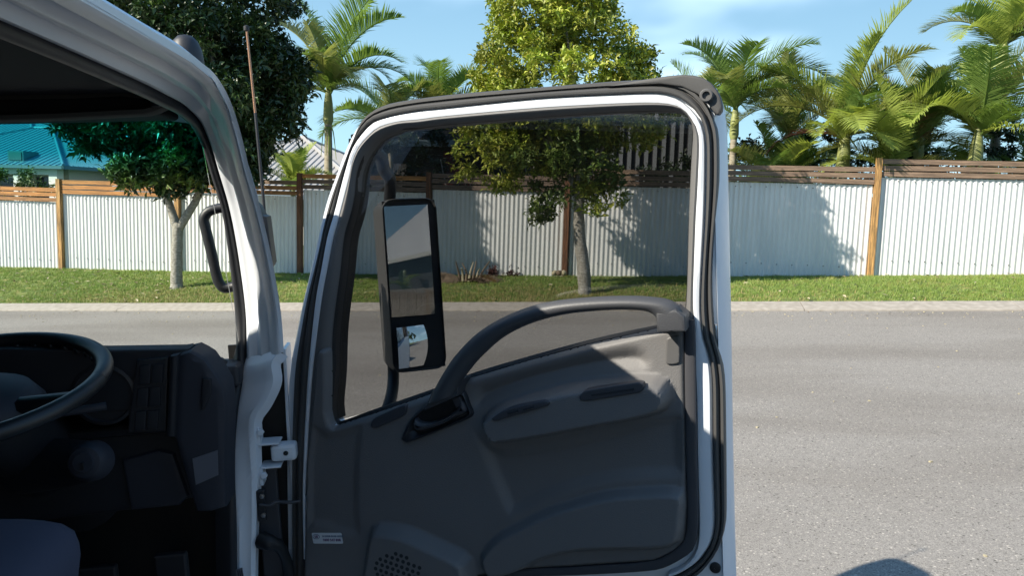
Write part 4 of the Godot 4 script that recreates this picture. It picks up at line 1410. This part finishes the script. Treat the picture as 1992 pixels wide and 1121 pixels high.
	slab("pod_lever", [-292, 1262, -276, 1256, -278, 1226, -292, 1200, -300, 1196, -297, 1232], -1.505, -1.494, M.dash, 0.004, d)
	slab("switch_panel", [-408, 1300, -352, 1302, -368, 1160, -436, 1160, -432, 1195], -1.53, -1.505, M.trim_dark, 0.004, d)
	for k in 6:
		slab("switch", [-402 - k * 4 + (k % 2) * 26, 1290 - k / 2 * 44, -382 - k * 4 + (k % 2) * 26, 1291 - k / 2 * 44, -387 - k * 4 + (k % 2) * 26, 1254 - k / 2 * 44, -408 - k * 4 + (k % 2) * 26, 1253 - k / 2 * 44], -1.51, -1.500, M.dash, 0.003, d)
	var dial := Soup.new()
	dial.lathe([[0.058, 0.0], [0.058, 0.012], [0.052, 0.014], [0.050, 0.006], [0.0005, 0.006]], 30, Transform3D(back, Vector3(-0.475, 1.235, -1.525)))
	part("dial", dial.mesh(40), M.trim_dark, d)
	slab("knee_panel", [-900, 1150, -366, 1165, -345, 1130, -330, 1000, -420, 985, -900, 960], -1.80, -1.56, M.dash, 0.02, d)
	slab("fuse_cover", [-470, 1095, -400, 1110, -372, 1100, -352, 1010, -372, 992, -462, 990], -1.57, -1.548, M.dash_pod, 0.010, d)
	var nl := slab("notice_label", [-323, 1104, -276, 1117, -279, 1068, -321, 1052], -1.502, -1.498, M.sticker_low, 0.0, d)
	var col := group_node("steering_column", truck)
	part("column", tube_mesh(mm3([-628, 1262, -1340, -628, 1130, -1560, -628, 960, -1760]), [0.055, 0.075, 0.09], 16), M.dash, col)
	part("stalk", tube_mesh(spline(mm3([-590, 1255, -1380, -520, 1238, -1390, -436, 1238, -1420]), 8), [0.008, 0.007]), M.dash_pod, col)
	var ig := Soup.new()
	ig.lathe([[0.036, -0.03], [0.034, 0.0], [0.026, 0.012], [0.017, 0.014], [0.0165, 0.018], [0.0005, 0.018]], 24, Transform3D(Basis(Vector3.RIGHT, PI / 2 - 0.25), Vector3(-0.474, 1.142, -1.41)))
	part("ignition_barrel", ig.mesh(40), M.dash_pod, col)
	bx("key_slot", -0.4765, -0.4715, 1.136, 1.148, -1.392, -1.3865, M.black, 0.0, col)
	part("ignition_housing", tube_mesh(mm3([-628, 1110, -1520, -540, 1120, -1480, -474, 1138, -1425]), [0.055, 0.045, 0.036], 14), M.dash, col)
	# steering wheel, nearly flat
	var w := group_node("steering_wheel", truck)
	w.position = Vector3(-0.6275, 1.302, -1.341)
	w.rotation.x = 0.194
	var ring := PackedVector3Array()
	for k in 73:
		var a := TAU * k / 72
		ring.append(Vector3(cos(a), 0, sin(a)) * 0.212)
	var rim := Soup.new()
	rim.tube(ring, [0.0138], 14, false)
	part("rim", rim.mesh(60), M.wheel, w)
	var knobs := Soup.new()          # finger grips under the front of the rim
	for k in 40:
		var a := TAU * k / 40
		knobs.bbox(Vector3(cos(a) * 0.203, -0.009, sin(a) * 0.203), Vector3(0.012, 0.012, 0.010), 0.005, Basis(Vector3.UP, -a))
	var kp := part("finger_grips", knobs.mesh(60), M.wheel, w)
	kp.set_meta("kind", "stuff")
	var hub := Soup.new()
	hub.lathe([[0.125, -0.045], [0.122, -0.02], [0.105, 0.002], [0.07, 0.012], [0.03, 0.016], [0.0005, 0.017]], 36, Transform3D(Basis.from_scale(Vector3(1.0, 1.1, 0.80)), Vector3(0, -0.012, 0.0)))
	part("hub_cover", hub.mesh(60), M.dash_pod, w)
	for a in [0.25, PI - 0.25, PI / 2 + 0.5, PI / 2 - 0.5]:
		part("spoke", tube_mesh(PackedVector3Array([Vector3(cos(a) * 0.09, -0.03, sin(a) * 0.09), Vector3(cos(a) * 0.205, -0.006, sin(a) * 0.205)]), [0.018, 0.012], 8), M.wheel, w)
	# seat and floor fittings
	var s := group_node("seat", truck)
	var cu := Soup.new()
	cu.prism(outline([-372, 985, -366, 1022, -384, 1052, -450, 1070, -620, 1078, -780, 1072, -830, 1052, -840, 990, -830, 950, -384, 950], 40), -1.20, -0.66, 0.05, Transform3D(Basis(Vector3.RIGHT, 0.05), Vector3(0, 0.045, 0)), true)
	part("cushion", cu.mesh(60), M.seat, s)
	var bk := Soup.new()
	bk.prism(outline([-430, 1040, -424, 1500, -470, 1640, -640, 1670, -800, 1640, -836, 1500, -836, 1040, -640, 1020], 40), -0.68, -0.54, 0.04, Transform3D(Basis(Vector3.RIGHT, -0.15), Vector3(0, 0, 0.32)), true)
	part("backrest", bk.mesh(60), M.seat, s)
	bx("seat_base", -0.82, -0.45, 0.64, 0.97, -1.12, -0.66, M.black, 0.02, s)
	part("pedal", box_mesh(Vector3(-0.45, 0.76, -1.72), Vector3(0.07, 0.12, 0.02), 0.006), M.trim_dark, truck)
	part("pedal", box_mesh(Vector3(-0.60, 0.78, -1.70), Vector3(0.09, 0.07, 0.02), 0.006), M.trim_dark, truck)

# ---------- the open door; local axes: x from hinge to latch, y up, z towards the cab side ----------
func poly_depth(p: Vector2, poly: PackedVector2Array, box: Rect2) -> float:   # distance inside an outline, 0 outside
	if not box.has_point(p) or not Geometry2D.is_point_in_polygon(p, poly):
		return 0.0
	var best := 1.0
	for i in poly.size():
		var q := Geometry2D.get_closest_point_to_segment(p, poly[i], poly[(i + 1) % poly.size()])
		best = minf(best, p.distance_squared_to(q))
	return sqrt(best)

func moulded_panel() -> ArrayMesh:
	var edge := mm([19, 600, 19, 658, 50, 953, 70, 1060, 80, 1115, 92, 1184, 102, 1224, 107, 1234, 118, 1238, 130, 1237, 133, 1228, 129, 1161, 122, 1086, 128, 1058, 140, 1051, 224, 1080, 391, 1143, 483, 1183, 614, 1227, 760, 1272, 906, 1311, 952, 1321, 952, 1213, 954, 1063, 956, 936, 951, 878, 930, 850, 885, 822, 722, 787, 574, 757, 420, 705, 300, 655, 160, 600])
	var feats := []
	for f in [
		[[505, 1180, 602, 1216, 727, 1254, 845, 1281, 880, 1268, 890, 1240, 880, 1222, 800, 1212, 700, 1190, 600, 1158, 540, 1128, 500, 1112, 487, 1147], -0.020, 0.045],
		[[520, 1105, 530, 1120, 568, 1146, 660, 1180, 748, 1205, 842, 1218, 895, 1221, 918, 1214, 928, 1197, 930, 1180, 924, 1158, 905, 1142, 861, 1126, 767, 1101, 646, 1069, 565, 1052, 536, 1060], 0.056, 0.020],
		[[484, 1085, 560, 1040, 700, 1070, 946, 1150, 950, 1100, 953, 1010, 920, 1003, 868, 996, 783, 978, 698, 948, 648, 922, 606, 895, 566, 884], -0.012, 0.030],
		[[602, 882, 648, 911, 706, 938, 790, 970, 868, 986, 950, 992, 952, 940, 945, 885, 915, 860, 811, 842, 729, 827, 659, 802, 600, 764, 533, 730, 498, 780, 540, 840], 0.026, 0.016],
		[[185, 600, 190, 676, 221, 812, 233, 829, 255, 836, 322, 835, 411, 810, 473, 788, 486, 768, 492, 723, 500, 600], 0.036, 0.026],
		[[30, 700, 50, 953, 75, 1062, 120, 1040, 190, 1062, 222, 1068, 205, 960, 196, 850, 190, 780, 60, 790], -0.008, 0.025],
	]:
		var poly := outline(f[0], 40)
		var lo := poly[0]
		var hi := poly[0]
		for q in poly:
			lo = lo.min(q)
			hi = hi.max(q)
		feats.append([poly, Rect2(lo, hi - lo), f[1], f[2]])
	var cell := 0.005
	var nx := 195
	var ny := 149
	var pos := []
	var ok := []
	for j in ny:
		for i in nx:
			var q := Vector2(0.0 + i * cell, 0.592 + j * cell)
			var inside := Geometry2D.is_point_in_polygon(q, edge)
			var near := q
			var best := 1e9
			for k in edge.size():
				var c := Geometry2D.get_closest_point_to_segment(q, edge[k], edge[(k + 1) % edge.size()])
				var dd := c.distance_squared_to(q)
				if dd < best:
					best = dd
					near = c
			best = sqrt(best)
			if not inside:
				ok.append(best < cell * 1.0)
				pos.append(Vector3(near.x, near.y, 0.006))
				continue
			ok.append(true)
			var z := 0.006 + 0.024 * sqrt(clampf(1.0 - pow(1.0 - clampf(best / 0.011, 0, 1), 2), 0, 1))
			for f in feats:
				var dp := poly_depth(q, f[0], f[1])
				if dp > 0:
					z += f[2] * smoothstep(0.0, 1.0, clampf(dp / f[3], 0, 1))
			pos.append(Vector3(q.x, q.y, maxf(z, 0.0065)))
	var p := Soup.new()
	for j in ny - 1:
		for i in nx - 1:
			var a := j * nx + i
			if ok[a] and ok[a + 1] and ok[a + nx] and ok[a + nx + 1]:
				p.quad(pos[a], pos[a + 1], pos[a + nx + 1], pos[a + nx])
	return p.mesh(55)

func build_door() -> void:
	door = group_node("door", truck)
	var a := deg_to_rad(62.0)
	door.transform = Transform3D(Basis(Vector3(sin(a), 0, cos(a)), Vector3.UP, Vector3(-cos(a), 0, sin(a))), Vector3(-0.2, 0, -1.9))
	# painted shell: lower skin and window frame
	slab("door_shell", [-66, 500, -49, 622, -24, 982, -4, 1141, 10, 1207, 92, 1222, 100, 1062, 116, 1034, 212, 1064, 381, 1130, 475, 1170, 607, 1214, 755, 1259, 903, 1297, 1011, 1306, 1016, 1052, 1023, 788, 1031, 500], -0.060, -0.004, M.paint, 0.004, door)
	var so := curve2([10, 1207, 50, 1335, 90, 1446, 132, 1567, 169, 1642, 203, 1705, 240, 1751, 290, 1777, 352, 1786, 475, 1791, 649, 1791, 810, 1791, 912, 1791, 956, 1789, 987, 1781, 1000, 1760, 1004, 1732, 1004, 1684, 1006, 1600, 1009, 1467, 1011, 1318], 110)
	var gi := curve2([114, 1060, 113, 1093, 127, 1177, 140, 1284, 168, 1414, 184, 1496, 206, 1551, 218, 1592, 224, 1631, 237, 1661, 258, 1692, 284, 1712, 312, 1723, 341, 1729, 389, 1730, 438, 1733, 654, 1736, 813, 1736, 918, 1732, 947, 1724, 959, 1709, 963, 1686, 959, 1611, 955, 1529, 951, 1389, 948, 1348, 942, 1316], 110)
	part("window_frame", band(so, gi, [[0.0, -0.055], [0.0, -0.008], [0.06, 0.0], [0.5, 0.003], [0.94, 0.0], [0.99, -0.006]]).mesh(30), M.paint, door)
	part("glass_channel", band(so, gi, [[0.955, -0.004], [0.97, 0.003], [1.04, -0.004], [1.045, -0.055], [0.97, -0.055]]).mesh(40), M.black, door)
	part("door_edge", band(curve2([1000, 1772, 1012, 1745, 1018, 1710, 1020, 1684, 1022, 1600, 1025, 1467, 1029, 1318, 1034, 1052, 1041, 788, 1049, 500], 60), curve2([984, 1764, 992, 1740, 998, 1708, 1000, 1684, 1002, 1600, 1005, 1467, 1009, 1318, 1014, 1052, 1021, 788, 1029, 500], 60), [[0.1, -0.066], [0.0, -0.058], [0.05, -0.045], [0.30, -0.026], [0.62, -0.010], [0.85, -0.001], [1.0, 0.004], [1.15, -0.006]]).mesh(50), M.paint, door)
	# seals
	var s1 := curve2([-26, 641, 3, 994, 22, 1150, 35, 1214, 71, 1340, 111, 1449, 151, 1567, 188, 1642, 222, 1703, 253, 1755, 304, 1780, 367, 1788, 488, 1793, 658, 1793, 817, 1793, 905, 1789, 952, 1774, 983, 1745, 998, 1717, 1006, 1693, 1009, 1664, 1009, 1587, 1000, 1470, 998, 1390, 1004, 1295, 1012, 1265, 1019, 1228, 1022, 1187, 1024, 1061, 1025, 933, 1023, 904, 1016, 874, 1005, 848, 989, 822, 973, 801, 940, 772, 900, 750], 150)
	var s2 := curve2([7, 646, 24, 865, 39, 997, 53, 1101, 69, 1203, 99, 1352, 120, 1425, 141, 1497, 164, 1552, 191, 1625, 204, 1657, 221, 1694, 245, 1723, 275, 1747, 308, 1755, 342, 1760, 391, 1764, 440, 1765, 655, 1771, 813, 1768, 899, 1764, 936, 1753, 961, 1733, 977, 1711, 986, 1682, 988, 1646, 986, 1529, 978, 1389, 978, 1332, 984, 1288, 993, 1260, 998, 1227, 1000, 1185, 1001, 1059, 1005, 931, 1003, 896, 997, 871, 988, 852, 972, 828, 944, 803, 916, 786, 880, 772], 150)
	part("outer_seal", band(s1, s2, [[-0.02, -0.010], [0.02, 0.008], [0.12, 0.013], [0.34, 0.013], [0.40, 0.006], [0.46, 0.006], [0.54, 0.013], [0.70, 0.0175], [0.86, 0.017], [0.97, 0.011], [1.0, 0.0]]).mesh(50), M.rubber, door)
	var g1 := curve2([33, 866, 50, 998, 65, 1102, 83, 1204, 117, 1353, 138, 1425, 160, 1497, 177, 1539, 212, 1634, 220, 1662, 237, 1693, 262, 1716, 293, 1736, 342, 1745, 390, 1746, 439, 1749, 654, 1753, 813, 1751, 899, 1747, 940, 1737, 961, 1715, 974, 1690, 977, 1661, 973, 1573, 970, 1529, 964, 1389, 964, 1330], 130)
	var f1 := curve2([16, 700, 26, 865, 41, 997, 55, 1101, 71, 1203, 101, 1352, 122, 1425, 143, 1497, 166, 1552, 193, 1624, 206, 1656, 223, 1692, 247, 1720, 277, 1744, 309, 1752, 343, 1757, 391, 1761, 440, 1762, 655, 1768, 813, 1765, 898, 1761, 934, 1750, 958, 1731, 974, 1710, 983, 1682, 985, 1646, 983, 1529, 976, 1389, 976, 1332, 982, 1288, 991, 1260, 996, 1227, 998, 1185, 999, 1059, 1003, 931, 1001, 896, 995, 871, 986, 854, 970, 830, 942, 805, 914, 788], 150)
	var f2 := curve2([24, 700, 35, 866, 52, 998, 67, 1102, 85, 1204, 119, 1353, 140, 1425, 162, 1497, 179, 1539, 214, 1632, 222, 1660, 239, 1691, 264, 1714, 294, 1733, 343, 1742, 390, 1743, 439, 1746, 654, 1750, 813, 1748, 898, 1744, 938, 1735, 958, 1713, 971, 1690, 974, 1661, 970, 1573, 967, 1529, 962, 1389, 962, 1355, 964, 1317, 962, 1273, 966, 1207, 968, 1136, 969, 1057, 972, 927, 972, 880, 968, 853, 956, 830, 936, 809, 912, 795], 150)
	part("frame_flange", band(f1, f2, [[-0.1, -0.004], [0.0, 0.010], [0.12, 0.0145], [0.5, 0.0165], [0.88, 0.0145], [1.0, 0.010], [1.1, -0.004]]).mesh(40), M.paint, door)
	var g2 := curve2([60, 862, 85, 990, 106, 1085, 125, 1177, 138, 1284, 167, 1414, 183, 1496, 205, 1551, 217, 1592, 224, 1632, 237, 1662, 259, 1690, 285, 1711, 341, 1728, 389, 1729, 438, 1732, 654, 1735, 813, 1735, 918, 1731, 946, 1723, 958, 1708, 962, 1686, 958, 1611, 954, 1529, 950, 1389, 946, 1325], 130)
	part("glass_seal", band(g1, g2, [[-0.02, 0.0], [0.05, 0.013], [0.35, 0.016], [0.7, 0.012], [0.95, 0.002], [1.10, -0.008], [1.12, -0.032]]).mesh(50), M.seal, door)
	slab("corner_cap", [800, 1783, 860, 1790, 919, 1794, 945, 1794, 966, 1791, 983, 1785, 997, 1775, 1007, 1762, 1014, 1747, 1017, 1732, 1016, 1723, 1011, 1717, 1006, 1717, 999, 1725, 988, 1742, 971, 1757, 943, 1772, 903, 1780], -0.01, 0.018, M.rubber, 0.004, door)
	var sc := Soup.new()
	sc.lathe([[0.0125, 0.0], [0.0125, 0.007], [0.0105, 0.009], [0.0075, 0.009], [0.006, 0.003], [0.0003, 0.003]], 20, Transform3D(Basis(Vector3.RIGHT, PI / 2), Vector3(0.989, 1.752, 0.018)))
	part("cap_screw", sc.mesh(40), M.rubber_grey, door)
	# glass
	slab("window_glass", [112, 1050, 208, 1079, 381, 1142, 475, 1182, 607, 1226, 755, 1271, 903, 1309, 950, 1320, 956, 1400, 964, 1611, 967, 1690, 962, 1712, 949, 1728, 918, 1737, 813, 1741, 654, 1741, 438, 1738, 341, 1733, 312, 1728, 284, 1717, 255, 1695, 233, 1663, 219, 1633, 213, 1592, 201, 1551, 179, 1496, 163, 1414, 135, 1284, 122, 1177, 108, 1093], -0.024, -0.020, M.tinted, 0.0, door)
	part("belt_seal", band(curve2([116, 1058, 126, 1050, 212, 1083, 381, 1147, 475, 1187, 607, 1231, 755, 1276, 903, 1314, 950, 1325], 60), curve2([116, 1048, 128, 1040, 212, 1072, 381, 1136, 475, 1176, 607, 1220, 755, 1265, 903, 1303, 950, 1314], 60), [[0.0, -0.02], [0.1, -0.012], [0.6, -0.008], [1.0, -0.012]]).mesh(50), M.black, door)
	# moulded trim
	part("trim_panel", moulded_panel(), M.trim, door)
	slab("pocket_opening", [598, 886, 648, 917, 706, 945, 790, 978, 868, 996, 914, 1001, 917, 990, 868, 986, 790, 968, 706, 936, 648, 908, 608, 880], 0.0, 0.029, M.black, 0.002, door)
	part("trim_rim", band(curve2([966, 1330, 968, 1300, 969, 1213, 971, 1063, 973, 936, 967, 870, 943, 842, 890, 809, 722, 772, 574, 743, 420, 692], 70), curve2([948, 1330, 949, 1300, 949, 1213, 951, 1063, 953, 940, 948, 884, 926, 856, 882, 827, 720, 790, 574, 761, 428, 710], 70), slab_profile(-0.002, 0.033, 0.2)).mesh(40), M.trim_grey, door)
	# grab handle arching over the window
	var up := curve2([405, 1138, 420, 1168, 443, 1206, 473, 1247, 528, 1299, 598, 1339, 677, 1366, 772, 1379, 864, 1383, 923, 1378, 946, 1367, 956, 1348, 957, 1322], 80)
	var lo := curve2([478, 1165, 490, 1188, 510, 1213, 537, 1243, 591, 1289, 653, 1320, 730, 1341, 823, 1351, 874, 1351, 889, 1346, 899, 1336, 903, 1327, 905, 1318], 80)
	for k in up.size():
		var mid_ := (up[k] + lo[k]) / 2
		up[k] = mid_ + (up[k] - mid_) * 0.88
		lo[k] = mid_ + (lo[k] - mid_) * 0.88
	part("grab_handle", band(up, lo, round_profile(0.066, 0.022, 16)).mesh(60), M.trim_arm, door)
	slab("handle_foot", [903, 1352, 940, 1360, 957, 1346, 958, 1318, 905, 1315], 0.02, 0.088, M.trim_arm, 0.006, door)
	slab("handle_foot", [396, 1120, 420, 1168, 486, 1192, 478, 1158], 0.01, 0.072, M.trim_arm, 0.006, door)
	# release handle in its dished surround
	var b1 := outline([318, 1038, 341, 1081, 382, 1122, 426, 1147, 462, 1163, 476, 1164, 484, 1155, 491, 1133, 497, 1107, 432, 1074, 333, 1031], 60)
	var b2 := outline([352, 1064, 366, 1094, 397, 1119, 436, 1140, 460, 1151, 472, 1148, 480, 1137, 486, 1122, 484, 1112, 433, 1086, 366, 1058], 60)
	b1.append(b1[0]); b2.append(b2[0])
	part("handle_surround", band(flat3(b1), flat3(b2), [[-0.05, 0.026], [0.1, 0.038], [0.45, 0.042], [0.8, 0.036], [1.05, 0.024]]).mesh(50), M.trim_dark, door)
	slab("handle_dish", [350, 1062, 366, 1096, 397, 1121, 462, 1153, 482, 1139, 487, 1114, 433, 1084, 362, 1056], 0.0, 0.0315, M.black, 0.0, door)
	var lv := Soup.new()
	lv.prism(outline([362, 1094, 372, 1086, 392, 1086, 428, 1097, 450, 1112, 466, 1124, 474, 1142, 481, 1138, 487, 1118, 459, 1104, 428, 1086, 392, 1072, 366, 1066, 356, 1078], 48), 0.028, 0.050, 0.008)
	part("release_lever", lv.mesh(60), M.trim_grey, door)
	slab("lever_end", [452, 1146, 472, 1152, 482, 1132, 462, 1124], 0.028, 0.046, M.trim_grey, 0.004, door)
	# pads, switches, pocket plate
	for q in [["trim_pad", [241, 1066, 250, 1082, 279, 1097, 331, 1120, 337, 1112, 329, 1095, 271, 1067, 250, 1059], 0.02, 0.036, "trim_grey"], ["switch_panel", [562, 1122, 585, 1138, 612, 1150, 676, 1168, 690, 1167, 686, 1158, 619, 1134, 570, 1117], 0.07, 0.091, "trim_grey"], ["armrest_tray", [751, 1180, 765, 1195, 870, 1217, 880, 1213, 877, 1201, 865, 1195, 765, 1173, 753, 1174], 0.07, 0.0905, "trim_grey"], ["cover_plate", [914, 1291, 918, 1296, 936, 1299, 940, 1294, 940, 1248, 935, 1243, 917, 1241, 912, 1246], 0.02, 0.0345, "rubber_pale"]]:
		var p := Soup.new()
		p.prism(outline(q[1], 40), q[2], q[3], 0.003)
		part(q[0], p.mesh(50), M[q[4]], door)
	slab("tray_slot", [776, 1188, 862, 1206, 862, 1201, 776, 1183], 0.0890, 0.0915, M.trim_dark, 0.001, door)
	for k in 2:
		slab("window_switch", [600 + k * 34, 1139 + k * 11, 622 + k * 34, 1146 + k * 11, 624 + k * 34, 1141 + k * 11, 602 + k * 34, 1134 + k * 11], 0.0895, 0.096, M.trim_dark, 0.002, door)
	# loudspeaker holes in the lower pod
	var ho := Soup.new()
	for j in 9:
		for i in 9:
			if (j == 0 and i < 4) or (j == 1 and i < 2) or (j == 2 and i < 1) or (j == 0 and i > 6) or i - j > 7:
				continue
			var x := 0.252 + i * 0.0137 + (j % 2) * 0.004
			var y := 0.790 - j * 0.0137 - i * 0.0028
			ho.lathe([[0.0046, -0.004], [0.0046, 0.0012], [0.0002, 0.0013]], 10, Transform3D(Basis(Vector3.RIGHT, PI / 2), Vector3(x, y, 0.0655)))
	var hp := part("speaker_holes", ho.mesh(30), M.black, door)
	hp.set_meta("kind", "stuff")
	# sticker with its print
	var tilt := Basis(Vector3.BACK, 0.13)
	var stp := Soup.new()
	stp.bbox(Vector3.ZERO, Vector3(0.085, 0.027, 0.0012), 0.003)
	var stick := part("sticker", stp.mesh(30), M.sticker, door)
	stick.transform = Transform3D(tilt, Vector3(0.102, 0.773, 0.0316))
	var font := SystemFont.new()
	font.font_names = PackedStringArray(["Droid Sans"])
	font.font_weight = 700
	for q in [["24 HOUR ROAD ASSIST", 0.0058, Vector3(-0.0135, 0.0052, 0), "ink_blue"], ["1800 547 898", 0.0085, Vector3(-0.0135, -0.0042, 0), "ink_purple"], ["SR", 0.0085, Vector3(-0.0355, 0.0038, 0), "ink_purple"]]:
		var t := TextMesh.new()
		t.text = q[0]
		t.font = font
		t.font_size = 32
		t.pixel_size = q[1] / 32.0
		t.depth = 0.0006
		t.horizontal_alignment = HORIZONTAL_ALIGNMENT_LEFT
		var tx := part("lettering", t, M[q[3]], door)
		tx.transform = stick.transform * Transform3D(Basis.IDENTITY, q[2] + Vector3(0, -q[1] * 0.0, 0.0009))
	var el := Soup.new()
	var er := PackedVector3Array()
	for k in 33:
		er.append(Vector3(-0.0305 + cos(TAU * k / 32) * 0.0095, 0.0040 + sin(TAU * k / 32) * 0.0055, 0.0008))
	el.tube(er, [0.0006], 6, false)
	var ep := part("logo_ring", el.mesh(60), M.ink_blue, door)
	ep.transform = stick.transform
	# latch opening and grommet on the painted edge
	slab("latch_slot", [980, 1152, 1001, 1152, 1001, 1135, 980, 1135], -0.003, 0.004, M.black, 0.001, door)
	var gm := Soup.new()
	gm.lathe([[0.011, 0.0], [0.011, 0.005], [0.007, 0.007], [0.0003, 0.007]], 18, Transform3D(Basis(Vector3.RIGHT, PI / 2), Vector3(1.004, 0.815, -0.004)))
	part("grommet", gm.mesh(40), M.black, door)
	build_mirror()

func rounded_rect(x0: float, x1: float, y0: float, y1: float, r: float, n := 7) -> PackedVector2Array:
	var p := PackedVector2Array()
	for k in 4:
		var c := Vector2(x1 - r if k == 0 or k == 3 else x0 + r, y1 - r if k < 2 else y0 + r)
		for j in n:
			var a := k * PI / 2 + j * PI / 2 / (n - 1)
			p.append(c + Vector2(cos(a), sin(a)) * r)
	return p

func mirror_glass(called: String, o: Node3D, x0: float, x1: float, y0: float, y1: float, rad: float, z: float, tilt: Vector2) -> void:
	var c := Vector2(x0 + x1, y0 + y1) / 2
	var rows := []
	for k in 33:
		var row := PackedVector3Array()
		for j in 25:
			var d := Vector2((x1 - x0) * (j / 24.0 - 0.5), (y1 - y0) * (k / 32.0 - 0.5))
			row.append(Vector3(c.x + d.x, c.y + d.y, z - d.length_squared() / (2 * rad) + d.dot(tilt)))
		rows.append(row)
	var p := Soup.new()
	p.grid(rows)
	part(called, p.mesh(80), M.mirror, o)

func build_mirror() -> void:
	var o := group_node("door_mirror", truck)
	var inv := truck.transform.affine_inverse()
	var at := inv * Vector3(-0.266, 1.442, -1.978)
	var z := (inv.basis * Vector3(0.323, 0.091, 0.942)).normalized()
	var x := Vector3.UP.cross(z).normalized()
	o.transform = Transform3D(Basis(x, z.cross(x), z) * Basis.from_scale(Vector3.ONE * 1.025), at)
	var loops := []
	var cx := 0.009
	var cy := -0.063
	for q in [[0.94, -0.012], [0.955, 0.0], [0.985, 0.004], [1.0, -0.003], [1.02, -0.03], [1.03, -0.09], [1.01, -0.13], [0.95, -0.155], [0.82, -0.17], [0.4, -0.18]]:
		var ring := PackedVector3Array()
		for w in rounded_rect(-0.0695, 0.0695, -0.218, 0.218, 0.028):
			ring.append(Vector3(cx + w.x * (q[0] if q[0] >= 0.95 else q[0]), cy + w.y * lerpf(1.0, q[0], 0.6), q[1]))
		ring.append(ring[0])
		loops.append(ring)
	var p := Soup.new()
	p.loft(loops, false)
	p.prism(rounded_rect(cx - 0.067, cx + 0.067, cy - 0.214, cy + 0.214, 0.026), -0.010, -0.0075)
	part("housing", p.mesh(50), M.rubber, o)
	slab("face_plate", [-58, 150, 76, 150, 76, -276, -58, -276], -0.0074, -0.004, M.trim_dark, 0.001, o)
	mirror_glass("mirror_glass", o, -0.054, 0.053, -0.139, 0.137, 4.0, 0.010, Vector2(0.152, -0.0097))
	mirror_glass("wide_angle_mirror", o, -0.047, 0.044, -0.268, -0.165, 0.26, 0.010, Vector2(-0.33, 0.03))
	for q in [[[242, 1690, -40, 230, 1675, -100, 208, 1647, -150, 190, 1623, -210, 160, 1569, -255, 152, 1510, -260], "mirror_arm"], [[142, 1170, -258, 144, 1115, -255, 160, 1085, -220, 185, 1068, -160, 215, 1050, -75], "mirror_arm"]]:
		var path := PackedVector3Array()
		for w in mm3(q[0]):
			path.append(door.transform * w)
		part(q[1], tube_mesh(spline(path, 22), [0.0155], 12), M.trim_dark, truck)
